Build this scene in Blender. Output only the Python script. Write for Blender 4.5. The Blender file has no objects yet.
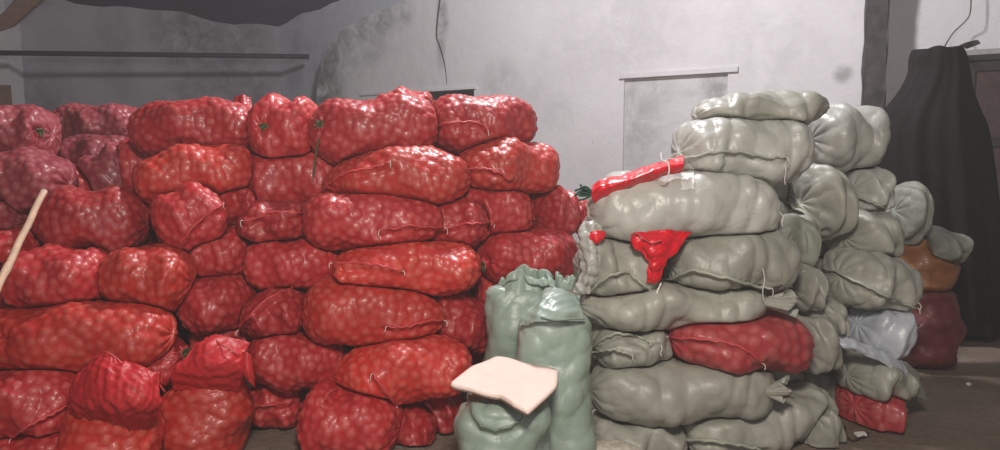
import bpy, math, random
import numpy as np
from mathutils import Vector
from mathutils.geometry import tessellate_polygon

SC = bpy.context.scene
COL = SC.collection
F = 750.0
HC = 1.5
HAZE = 0.009
PITCH = math.atan(76 / 750.0)
CP, SP = math.cos(PITCH), math.sin(PITCH)
CAM = np.array([0.0, 0.0, HC])


def at(px, py, Y):
    """world point seen at a photograph pixel, at distance Y ahead of the camera"""
    x = (px - 500) / F
    y = -(py - 225) / F
    d = np.array([x, CP + y * SP, -SP + y * CP])
    return CAM + d * (Y / d[1])


def proj(P):
    q = P - CAM
    f = q[:, 1] * CP - q[:, 2] * SP
    u = q[:, 1] * SP + q[:, 2] * CP
    return 500 + F * q[:, 0] / f, 225 - F * u / f


# ---------------------------------------------------------------- materials
def mat(name, rough=0.6, spec=0.5):
    m = bpy.data.materials.new(name)
    m.use_nodes = True
    b = m.node_tree.nodes['Principled BSDF']
    b.inputs['Roughness'].default_value = rough
    b.inputs['Specular IOR Level'].default_value = spec
    return m, m.node_tree, b


def nd(nt, t, **kw):
    n = nt.nodes.new(t)
    for k, v in kw.items():
        if k in n.inputs.keys() if hasattr(n.inputs, 'keys') else False:
            n.inputs[k].default_value = v
        else:
            setattr(n, k, v)
    return n


def noise(nt, scale, detail=4, rough=0.55, vec=None, dist=0.0):
    n = nt.nodes.new('ShaderNodeTexNoise')
    n.inputs['Scale'].default_value = scale
    n.inputs['Detail'].default_value = detail
    n.inputs['Roughness'].default_value = rough
    n.inputs['Distortion'].default_value = dist
    if vec is not None:
        nt.links.new(vec, n.inputs['Vector'])
    return n


def ramp(nt, src, stops):
    r = nt.nodes.new('ShaderNodeValToRGB')
    e = r.color_ramp.elements
    while len(e) < len(stops):
        e.new(0.5)
    for i, (p, c) in enumerate(stops):
        e[i].position = p
        e[i].color = (c[0], c[1], c[2], 1) if isinstance(c, (tuple, list)) else (c, c, c, 1)
    nt.links.new(src, r.inputs['Fac'])
    return r


def mix(nt, a, b, fac, mode='MIX'):
    m = nt.nodes.new('ShaderNodeMix')
    m.data_type = 'RGBA'
    m.blend_type = mode
    for v, k in ((fac, 0), (a, 6), (b, 7)):
        if isinstance(v, (int, float)):
            m.inputs[k].default_value = v
        elif isinstance(v, (tuple, list)):
            m.inputs[k].default_value = (v[0], v[1], v[2], 1)
        else:
            nt.links.new(v, m.inputs[k])
    return m.outputs[2]


def bump(nt, b, h, strength, dist):
    n = nt.nodes.new('ShaderNodeBump')
    n.inputs['Strength'].default_value = strength
    n.inputs['Distance'].default_value = dist
    nt.links.new(h, n.inputs['Height'])
    nt.links.new(n.outputs[0], b.inputs['Normal'])


def net_material(name, deep, onion, rough=0.36, gloss=0.5):
    """red knitted net stretched over round onions (attribute 'lump' says where an onion presses on it)"""
    m, nt, b = mat(name, rough, gloss)
    tc = nt.nodes.new('ShaderNodeTexCoord')
    at_ = nt.nodes.new('ShaderNodeAttribute')
    at_.attribute_name = 'lump'
    r = ramp(nt, at_.outputs['Fac'], [(0.3, 0.0), (0.85, 1.0)])
    n = noise(nt, 9, 3, 0.5, tc.outputs['Object'])
    ton = ramp(nt, n.outputs['Fac'], [(0.3, deep), (0.7, [c * 1.25 for c in deep])])
    oi = nt.nodes.new('ShaderNodeObjectInfo')
    c = mix(nt, ton.outputs[0], onion, r.outputs[0])
    hs = nt.nodes.new('ShaderNodeHueSaturation')
    mr = nt.nodes.new('ShaderNodeMapRange')
    mr.inputs['To Min'].default_value = 0.82
    mr.inputs['To Max'].default_value = 1.15
    nt.links.new(oi.outputs['Random'], mr.inputs['Value'])
    nt.links.new(mr.outputs[0], hs.inputs['Value'])
    nt.links.new(c, hs.inputs['Color'])
    nt.links.new(hs.outputs[0], b.inputs['Base Color'])
    wv = noise(nt, 60, 4, 0.6, tc.outputs['Object'], 1.0)
    bump(nt, b, wv.outputs['Fac'], 0.5, 0.006)
    b.inputs['Coat Weight'].default_value = 0.25
    b.inputs['Coat Roughness'].default_value = 0.22
    return m


def woven_material(name, c1, c2, rough=0.42, spec=0.5):
    m, nt, b = mat(name, rough, spec)
    tc = nt.nodes.new('ShaderNodeTexCoord')
    n = noise(nt, 5, 5, 0.6, tc.outputs['Object'])
    r = ramp(nt, n.outputs['Fac'], [(0.3, c1), (0.72, c2)])
    oi = nt.nodes.new('ShaderNodeObjectInfo')
    hs = nt.nodes.new('ShaderNodeHueSaturation')
    mr = nt.nodes.new('ShaderNodeMapRange')
    mr.inputs['To Min'].default_value = 0.88
    mr.inputs['To Max'].default_value = 1.1
    nt.links.new(oi.outputs['Random'], mr.inputs['Value'])
    nt.links.new(mr.outputs[0], hs.inputs['Value'])
    nt.links.new(r.outputs[0], hs.inputs['Color'])
    nt.links.new(hs.outputs[0], b.inputs['Base Color'])
    w = noise(nt, 13, 5, 0.55, tc.outputs['Object'], 0.8)
    bump(nt, b, w.outputs['Fac'], 0.45, 0.014)
    return m


def plain(name, c, rough=0.6, spec=0.4, var=0.25, scale=12, bstr=0.3, bd=0.004):
    m, nt, b = mat(name, rough, spec)
    tc = nt.nodes.new('ShaderNodeTexCoord')
    n = noise(nt, scale, 5, 0.6, tc.outputs['Object'])
    r = ramp(nt, n.outputs['Fac'], [(0.3, [x * (1 - var) for x in c]), (0.7, [x * (1 + var) for x in c])])
    nt.links.new(r.outputs[0], b.inputs['Base Color'])
    bump(nt, b, n.outputs['Fac'], bstr, bd)
    return m


M = {}
M['net'] = net_material('red_net', (0.385, 0.019, 0.022), (0.52, 0.074, 0.066), .44, .45)
M['net_orange'] = net_material('orange_red_net', (0.47, 0.027, 0.019), (0.57, 0.085, 0.058), .42, .45)
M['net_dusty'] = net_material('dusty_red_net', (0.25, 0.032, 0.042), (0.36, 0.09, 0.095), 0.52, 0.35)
M['net_muted'] = net_material('muted_red_net', (0.32, 0.034, 0.038), (0.42, 0.085, 0.08), .5, .4)
M['net_fold'] = plain('loose_red_net', (0.52, 0.026, 0.03), 0.46, 0.4, 0.2, 30, 0.5)
M['net_seam'] = plain('red_net_hem', (0.62, 0.07, 0.075), 0.45, 0.5, 0.15, 30)
M['net_bright'] = plain('bright_red_net', (0.74, 0.012, 0.025), 0.35, 0.5, 0.2, 25, 0.4)
M['net_brown'] = net_material('rusty_orange_net', (0.26, 0.105, 0.04), (0.34, 0.15, 0.07), 0.5, 0.4)
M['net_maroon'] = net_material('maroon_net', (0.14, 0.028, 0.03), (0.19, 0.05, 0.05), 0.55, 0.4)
M['woven'] = woven_material('grey_green_woven', (0.33, 0.325, 0.275), (0.40, 0.397, 0.34))
M['woven_pale'] = woven_material('pale_green_woven', (0.40, 0.40, 0.36), (0.49, 0.49, 0.445), 0.34)
M['woven_teal'] = woven_material('teal_green_woven', (0.26, 0.345, 0.285), (0.36, 0.44, 0.375), 0.38)
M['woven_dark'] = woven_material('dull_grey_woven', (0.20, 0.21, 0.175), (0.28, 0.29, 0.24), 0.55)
M['woven_white'] = woven_material('blue_white_woven', (0.42, 0.45, 0.50), (0.60, 0.63, 0.68), 0.3)
M['woven_seam'] = plain('grey_green_hem', (0.40, 0.42, 0.34), 0.5, 0.4, 0.2, 30)
M['woven_seam_teal'] = plain('teal_hem', (0.20, 0.25, 0.21), 0.5, 0.4, 0.2, 30)
M['burlap'] = plain('off_white_sacking', (0.55, 0.50, 0.42), 0.8, 0.2, 0.15, 60)
M['thread'] = plain('white_thread', (0.80, 0.74, 0.70), 0.5, 0.4, 0.1, 30)
M['twine'] = plain('green_twine', (0.09, 0.12, 0.05), 0.7, 0.3, 0.35, 80)
M['dark_twine'] = plain('dark_green_twine', (0.03, 0.08, 0.06), 0.7, 0.3, 0.35, 80)
M['pad'] = plain('cream_felt', (0.85, 0.68, 0.60), 0.85, 0.2, 0.05, 14, 0.4, 0.006)
M['pad_edge'] = plain('frayed_pad_edge', (0.42, 0.30, 0.25), 0.9, 0.2, 0.35, 60)
M['cane'] = plain('dry_cane', (0.58, 0.40, 0.29), 0.55, 0.4, 0.15, 25)
M['patch'] = plain('white_patch', (0.72, 0.72, 0.68), 0.5, 0.4, 0.05, 20)
M['black_cloth'] = plain('black_cloth', (0.014, 0.012, 0.0125), 0.9, 0.2, 0.3, 6, 0.5, 0.02)
M['post'] = plain('weathered_post', (0.085, 0.078, 0.076), 0.8, 0.2, 0.35, 9, 0.6, 0.01)
M['pipe'] = plain('rusty_pipe', (0.035, 0.030, 0.036), 0.6, 0.4, 0.3, 12)
M['pipe_faded'] = plain('faded_pipe', (0.10, 0.085, 0.088), 0.7, 0.3, 0.2, 12)
M['cab'] = plain('dark_cabinet_wood', (0.022, 0.017, 0.016), 0.6, 0.4, 0.35, 10)
M['cab_red'] = plain('reddish_panel', (0.055, 0.03, 0.028), 0.6, 0.4, 0.3, 14)
M['cab_top'] = plain('dusty_board', (0.34, 0.33, 0.32), 0.9, 0.2, 0.15, 14)
M['iron'] = plain('rusted_iron', (0.06, 0.045, 0.042), 0.7, 0.4, 0.3, 30)
M['tan'] = plain('tan_board', (0.33, 0.20, 0.14), 0.8, 0.2, 0.2, 12)
M['litter'] = plain('paper_scrap', (0.8, 0.78, 0.72), 0.7, 0.3, 0.05, 20)
M['wire'] = plain('brown_wire', (0.09, 0.06, 0.045), 0.6, 0.4, 0.2, 20)


def wall_material(name, c_lo, c_mid, c_hi, seed=0.0, soot=0.5, stains=(), crack=0.22):
    m, nt, b = mat(name, 0.9, 0.15)
    tc = nt.nodes.new('ShaderNodeTexCoord')
    mp = nt.nodes.new('ShaderNodeMapping')
    mp.inputs['Location'].default_value = (seed, seed * 2, seed)
    nt.links.new(tc.outputs['Object'], mp.inputs['Vector'])
    v = mp.outputs[0]
    n1 = noise(nt, 0.55, 7, 0.62, v, 0.4)
    r1 = ramp(nt, n1.outputs['Fac'], [(0.30, c_lo), (0.5, c_mid), (0.68, c_hi)])
    # grime patches
    n2 = noise(nt, 1.7, 8, 0.66, v, 0.9)
    r2 = ramp(nt, n2.outputs['Fac'], [(0.56, 0.0), (0.78, soot)])
    c = mix(nt, r1.outputs[0], [x * 0.42 for x in c_mid], r2.outputs[0])
    # spots
    n3 = noise(nt, 8, 3, 0.5, v)
    r3 = ramp(nt, n3.outputs['Fac'], [(0.74, 0.0), (0.78, 0.6)])
    c = mix(nt, c, [x * 0.45 for x in c_mid], r3.outputs[0])
    # hairline cracks
    nw = noise(nt, 1.2, 5, 0.6, v)
    add = nt.nodes.new('ShaderNodeVectorMath'); add.operation = 'MULTIPLY_ADD'
    nt.links.new(nw.outputs['Color'], add.inputs[0]); add.inputs[1].default_value = (0.9, 0.9, 0.9)
    nt.links.new(v, add.inputs[2])
    vo = nt.nodes.new('ShaderNodeTexVoronoi'); vo.feature = 'DISTANCE_TO_EDGE'; vo.inputs['Scale'].default_value = 0.42
    nt.links.new(add.outputs[0], vo.inputs['Vector'])
    r4 = ramp(nt, vo.outputs['Distance'], [(0.0, crack), (0.004, 0.0)])
    c = mix(nt, c, [x * 0.4 for x in c_mid], r4.outputs[0])
    if stains:
        geo = nt.nodes.new('ShaderNodeNewGeometry')
        acc = None
        for (sx, sy, sz, rad, stv, stretch) in stains:
            mpn = nt.nodes.new('ShaderNodeMapping'); mpn.vector_type = 'POINT'
            mpn.inputs['Location'].default_value = (-sx, -sy, -sz * stretch); mpn.inputs['Scale'].default_value = (1, 1, stretch)
            nt.links.new(geo.outputs['Position'], mpn.inputs['Vector'])
            ln = nt.nodes.new('ShaderNodeVectorMath'); ln.operation = 'LENGTH'
            nt.links.new(mpn.outputs[0], ln.inputs[0])
            mr = nt.nodes.new('ShaderNodeMapRange'); mr.interpolation_type = 'SMOOTHSTEP'
            mr.inputs['From Min'].default_value = rad * .25; mr.inputs['From Max'].default_value = rad
            mr.inputs['To Min'].default_value = stv; mr.inputs['To Max'].default_value = 0
            nt.links.new(ln.outputs['Value'], mr.inputs['Value'])
            if acc is None: acc = mr.outputs[0]
            else:
                mx = nt.nodes.new('ShaderNodeMath'); mx.operation = 'MAXIMUM'
                nt.links.new(acc, mx.inputs[0]); nt.links.new(mr.outputs[0], mx.inputs[1]); acc = mx.outputs[0]
        ns = noise(nt, 3.4, 8, 0.7, v, .5)
        rn = ramp(nt, ns.outputs['Fac'], [(0.36, 0.15), (0.58, 1.0)])
        mm = nt.nodes.new('ShaderNodeMath'); mm.operation = 'MULTIPLY'
        nt.links.new(acc, mm.inputs[0]); nt.links.new(rn.outputs[0], mm.inputs[1])
        c = mix(nt, c, [x * 0.28 for x in c_mid], mm.outputs[0])
    nt.links.new(c, b.inputs['Base Color'])
    nb = noise(nt, 5, 8, 0.7, v)
    bump(nt, b, nb.outputs['Fac'], 0.5, 0.03)
    return m




def ray_wall(px, py, o=(2.136, 8.9), d=(0.8090, -0.5878)):
    r = at(px, py, 1.0) - CAM
    t, s_ = np.linalg.solve(np.array([[r[0], -d[0]], [r[1], -d[1]]]), np.array([o[0], o[1]]))
    return CAM + r * t


def st(px, py, rad, v, stretch=1.0, **k):
    p = ray_wall(px, py, **k)
    return (p[0], p[1], p[2], rad, v, stretch)


FAR = dict(o=(-10.4, 12.72), d=(0.9957, 0.0927))
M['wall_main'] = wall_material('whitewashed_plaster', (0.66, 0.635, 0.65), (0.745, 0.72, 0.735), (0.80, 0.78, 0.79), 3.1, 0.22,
    [st(324, 100, .75, .95, .4), st(332, 58, .5, .85), st(345, 40, .45, .8), st(362, 28, .42, .8), st(384, 20, .42, .7), st(400, 12, .4, .6), st(372, 45, .5, .45), st(350, 60, .5, .35),
     st(442, 20, .16, .8, .35), st(441, 50, .12, .5, .3), st(843, 74, .14, .6), st(560, 112, .4, .15), st(640, 18, 1.3, .16), st(500, 84, .5, .3), st(760, 46, 1.0, .16)], crack=.10)
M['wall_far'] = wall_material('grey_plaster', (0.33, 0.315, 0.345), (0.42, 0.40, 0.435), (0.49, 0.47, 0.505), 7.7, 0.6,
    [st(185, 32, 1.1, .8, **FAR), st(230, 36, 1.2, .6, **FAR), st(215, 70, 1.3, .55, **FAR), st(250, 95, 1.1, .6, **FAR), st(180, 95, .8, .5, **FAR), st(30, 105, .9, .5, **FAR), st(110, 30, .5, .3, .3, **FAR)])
M['wall_blue'] = wall_material('blue_grey_plaster', (0.50, 0.52, 0.57), (0.58, 0.60, 0.655), (0.64, 0.66, 0.71), 1.7, 0.5,
    [st(282, 60, .5, .8, .25), st(300, 80, .5, .6, .3), st(310, 95, .5, .9, .3), st(283, 30, .4, .6)])
M['brick_fill'] = wall_material('grey_patched_plaster', (0.60, 0.59, 0.60), (0.68, 0.665, 0.67), (0.73, 0.72, 0.72), 5.3, 0.5,
    [st(630, 110, .6, .4, .5), st(722, 85, .35, .6, .5), st(645, 92, .5, .35)])
M['soot'] = plain('sooty_plaster', (0.13, 0.12, 0.13), 0.9, 0.1, 0.5, 6)
M['ceiling'] = plain('sooty_ceiling', (0.055, 0.066, 0.10), 0.9, 0.1, 0.35, 1.2, 0.5, 0.05)

m, nt, b = mat('dirt_floor', 0.95, 0.1)
tc = nt.nodes.new('ShaderNodeTexCoord')
n1 = noise(nt, 1.1, 8, 0.65, tc.outputs['Object'])
r1 = ramp(nt, n1.outputs['Fac'], [(0.3, (0.20, 0.155, 0.12)), (0.7, (0.34, 0.27, 0.21))])
n2 = noise(nt, 22, 6, 0.7, tc.outputs['Object'])
r2 = ramp(nt, n2.outputs['Fac'], [(0.35, 0.0), (0.75, 0.45)])
c = mix(nt, r1.outputs[0], (0.12, 0.09, 0.07), r2.outputs[0])
nt.links.new(c, b.inputs['Base Color'])
bump(nt, b, n2.outputs['Fac'], 0.8, 0.02)
M['floor'] = m


# ---------------------------------------------------------------- mesh helpers
def link_mesh(name, V, faces, material, parent=None, smooth=True, attr=None, origin=None, mats2=None, midx=None):
    V = np.asarray(V, dtype=np.float64)
    o3 = V.mean(axis=0) if origin is None else np.asarray(origin, dtype=float)
    base = o3
    me = bpy.data.meshes.new(name)
    me.from_pydata([tuple(v) for v in (V - base)], [], faces)
    if smooth:
        me.polygons.foreach_set('use_smooth', [True] * len(me.polygons))
    if attr is not None:
        a = me.attributes.new('lump', 'FLOAT', 'POINT')
        a.data.foreach_set('value', np.asarray(attr, dtype=np.float32))
    me.materials.append(material)
    if mats2:
        for q in mats2:
            me.materials.append(q)
        me.polygons.foreach_set('material_index', midx)
    me.update()
    ob = bpy.data.objects.new(name, me)
    COL.objects.link(ob)
    if parent is not None:
        ob.parent = parent
        ob.location = Vector(base) - Vector(parent['_o'])
    else:
        ob.location = base
    ob['_o'] = [float(x) for x in base]
    return ob


def tag(o, label=None, cat=None, group=None, kind=None):
    if label: o['label'] = label
    if cat: o['category'] = cat
    if group: o['group'] = group
    if kind: o['kind'] = kind
    return o


def grid_faces(nu, nv, closed_v=False):
    i = np.arange(nu - 1)[:, None]
    j = np.arange(nv if closed_v else nv - 1)[None, :]
    j2 = (j + 1) % nv
    return np.stack([(i * nv + j).ravel(), (i * nv + j2).ravel(), ((i + 1) * nv + j2).ravel(), ((i + 1) * nv + j).ravel()], 1)


def tube_data(pts, r, n=8, flat=1.0, up=None):
    pts = [np.asarray(p, float) for p in pts]
    V = []
    prev = np.array([0.3, 0.5, 0.8]) if up is None else np.asarray(up, float)
    for i, p in enumerate(pts):
        t = pts[min(i + 1, len(pts) - 1)] - pts[max(i - 1, 0)]
        t = t / (np.linalg.norm(t) + 1e-9)
        a = prev - t * prev.dot(t)
        a /= np.linalg.norm(a) + 1e-9
        prev = a
        b_ = np.cross(t, a)
        rr = r[i] if hasattr(r, '__len__') else r
        for k in range(n):
            th = 2 * math.pi * k / n
            V.append(p + rr * (math.cos(th) * a + flat * math.sin(th) * b_))
    Fc = [tuple(int(x) for x in q) for q in grid_faces(len(pts), n, True)]
    Fc.append(tuple(range(n - 1, -1, -1)))
    s = (len(pts) - 1) * n
    Fc.append(tuple(range(s, s + n)))
    return V, Fc


class MB:
    def __init__(s): s.V = []; s.F = []; s.M = []
    def add(s, V, Fc, mi=0):
        b_ = len(s.V)
        s.V += [np.asarray(v, float) for v in V]
        s.F += [tuple(int(x) + b_ for x in f) for f in Fc]
        s.M += [mi] * len(Fc)
        return s
    def tube(s, pts, r, n=8, flat=1.0, up=None):
        V, Fc = tube_data(pts, r, n, flat, up); return s.add(V, Fc)
    def box(s, o, ex, ey, ez):
        """box from corner o along three edge vectors"""
        o, ex, ey, ez = [np.asarray(q, float) for q in (o, ex, ey, ez)]
        V = [o, o + ex, o + ex + ey, o + ey, o + ez, o + ex + ez, o + ex + ey + ez, o + ey + ez]
        return s.add(V, [(0, 3, 2, 1), (4, 5, 6, 7), (0, 1, 5, 4), (1, 2, 6, 5), (2, 3, 7, 6), (3, 0, 4, 7)])
    def build(s, name, material, parent=None, smooth=False, origin=None, **k):
        return link_mesh(name, np.array(s.V), s.F, material, parent, smooth, origin=origin, **k)


def spline(ctrl, n):
    """Catmull-Rom through control rows (array m x d)"""
    c = np.asarray(ctrl, float)
    m = len(c)
    if m == 2:
        t = np.linspace(0, 1, n)[:, None]
        return c[0] * (1 - t) + c[1] * t
    out = []
    for t in np.linspace(0, m - 1, n):
        i = min(int(t), m - 2)
        f = t - i
        p0, p1, p2, p3 = c[max(i - 1, 0)], c[i], c[i + 1], c[min(i + 2, m - 1)]
        out.append(0.5 * ((2 * p1) + (-p0 + p2) * f + (2 * p0 - 5 * p1 + 4 * p2 - p3) * f * f + (-p0 + 3 * p1 - 3 * p2 + p3) * f ** 3))
    return np.array(out)


def sheet(name, ctrl, material, parent=None, nu=40, nv=40, wr=0.006, wscale=30, seed=0, thick=0.004, **k):
    """cloth sheet through a grid of world control points"""
    c = np.asarray(ctrl, float)
    rows = np.stack([spline(c[i], nv) for i in range(len(c))])
    g = np.stack([spline(rows[:, j], nu) for j in range(nv)], 1)
    du = np.gradient(g, axis=0); dv = np.gradient(g, axis=1)
    n = np.cross(du, dv); n /= np.linalg.norm(n, axis=2, keepdims=True) + 1e-9
    rs = np.random.RandomState(seed)
    h = np.zeros(g.shape[:2])
    for q in range(7):
        w = rs.normal(size=3) * wscale * (0.5 + q * 0.35)
        h += np.abs(np.sin(g @ w + rs.rand() * 6.3 + 1.2 * np.sin(g @ (rs.normal(size=3) * wscale * 0.4)))) / (1 + 0.5 * q)
    h = (h - h.mean()) * wr
    g = g + n * h[:, :, None]
    A = g.reshape(-1, 3); B = (g - n * thick).reshape(-1, 3)
    N = nu * nv
    f = grid_faces(nu, nv)
    Fc = [tuple(map(int, q)) for q in f] + [tuple(int(x) + N for x in q[::-1]) for q in f]
    ring = [j for j in range(nv)] + [i * nv + nv - 1 for i in range(1, nu)] + [(nu - 1) * nv + j for j in range(nv - 2, -1, -1)] + [i * nv for i in range(nu - 2, 0, -1)]
    for i in range(len(ring)):
        a_, b_ = ring[i], ring[(i + 1) % len(ring)]
        Fc.append((b_, a_, a_ + N, b_ + N))
    ob = link_mesh(name, np.vstack([A, B]), Fc, material, parent)
    ob['_edge'] = 0
    return ob, g


# ---------------------------------------------------------------- sacks
class Sack:
    pass


SACKS = []


def sack(kind, label, A, B, T, W=0.42, ends='rr', sag=0.0, seams=(), ties=(), mtl=None, group=None,
         lumps=None, infl=1.15, up=None, name=None, k=4.2, slope=0.0, patch=None, strings=(), frills=(), belly=None, puck=()):
    s = Sack()
    s.kind, s.label, s.ends, s.sag = kind, label, ends, sag
    a_, b_ = at(*A), at(*B)
    s.c = (a_ + b_) / 2
    ax = b_ - a_
    L = np.linalg.norm(ax)
    s.ex = ax / L
    u = np.array([0, 0, 1.0]) if up is None else np.asarray(up, float)
    s.ez = u - s.ex * u.dot(s.ex); s.ez /= np.linalg.norm(s.ez)
    s.ey = np.cross(s.ez, s.ex)
    Yc = s.c[1]
    s.a = L / 2 * 1.04
    s.h = T * Yc / F / 2 * infl
    s.b = W / 2
    s.k = k
    s.T = T
    s.seams, s.ties, s.mtl, s.group, s.lumps, s.name = seams, ties, mtl, group, lumps, name
    s.patch, s.strings, s.frills, s.puck = patch, strings, frills, puck
    s.belly = belly
    s.L = L
    if up is None:
        # the bulging sides widen what is seen of a turned sack: shorten its axis until its outline has the length it should
        xa, xb = A[0], B[0]
        for _ in range(6):
            tt = np.linspace(-1, 1, 41); th = np.linspace(0, 2 * math.pi, 32)
            pb = s.b * prof(s, tt, 'y'); pc = s.h * prof(s, tt, 'z')
            Q = s.c + (tt * s.a)[:, None, None] * s.ex + (pb[:, None] * np.cos(th))[:, :, None] * s.ey + (pc[:, None] * np.sin(th))[:, :, None] * s.ez
            X, Y_ = proj(Q.reshape(-1, 3))
            X = X.reshape(41, 32); Y_ = Y_.reshape(41, 32)
            w = B[0] - A[0]; sg = 1 if w > 0 else -1
            xa += (A[0] - X.min() if sg > 0 else A[0] - X.max()) * .8
            xb += (B[0] - X.max() if sg > 0 else B[0] - X.min()) * .8
            if sg * (xb - xa) < abs(w) * .35:
                mid = (xa + xb) / 2; xa, xb = mid - sg * abs(w) * .175, mid + sg * abs(w) * .175
                s.b *= .93
            f = (xa - A[0]) / w; g = (xb - A[0]) / w
            lerp = lambda q: tuple(A[i] + (B[i] - A[i]) * q for i in range(3))
            a_, b_ = at(*lerp(f)), at(*lerp(g))
            s.c = (a_ + b_) / 2; ax = b_ - a_; L = np.linalg.norm(ax); s.ex = ax / L
            s.ez = u - s.ex * u.dot(s.ex); s.ez /= np.linalg.norm(s.ez); s.ey = np.cross(s.ez, s.ex)
            s.a = L / 2
            hh = Y_[20].max() - Y_[20].min()
            s.h *= (T * infl / hh) ** .8
    SACKS.append(s)
    return s


def prof(s, t, which):
    """half width/height factor along t in [-1,1]"""
    at_ = np.clip(np.abs(t), 0, 1)
    out = np.zeros_like(at_)
    for side, e in ((-1, s.ends[0]), (1, s.ends[1])):
        msk = (t < 0) if side < 0 else (t >= 0)
        if e == 'r': kk, mm, fl = s.k, 2.2, 0.0
        elif e == 's': kk, mm, fl = (7.0, 2.6, 0.55) if which == 'y' else (2.8, 1.5, 0.06)
        elif e == 't': kk, mm, fl = 2.6, 1.35, 0.10
        elif e == 'o': kk, mm, fl = 7.0, 2.5, 0.65      # open standing mouth
        v = (1 - at_ ** kk) ** (1 / mm)
        v = fl + (1 - fl) * v
        out = np.where(msk, v, out)
    if s.belly is not None:
        out = out * (1 + s.belly * t)
    return out


KM = {'r': (None, 2.2), 's': (3.6, 1.8), 't': (2.8, 1.4), 'o': (8.0, 2.6)}


def depth_in(s, P):
    """how far inside a sack's smooth shape points lie (negative outside)"""
    q = P - s.c
    t = (q @ s.ex) / s.a
    y = q @ s.ey
    z = q @ s.ez + s.sag * np.minimum(t * t, 1.5)
    n = 2.4
    bl = 1 + (s.belly or 0) * t
    raw = (np.abs(y / (s.b * bl)) ** n + np.abs(z / (s.h * bl)) ** n) ** (1 / n)
    k0, m0 = KM[s.ends[0]]; k1, m1 = KM[s.ends[1]]
    kk = np.where(t < 0, k0 or s.k, k1 or s.k); mm = np.where(t < 0, m0, m1)
    Fv = (raw ** mm + np.minimum(np.abs(t), 3) ** kk) ** (1 / mm)
    return (1 - Fv) * min(s.h, s.b)


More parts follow.
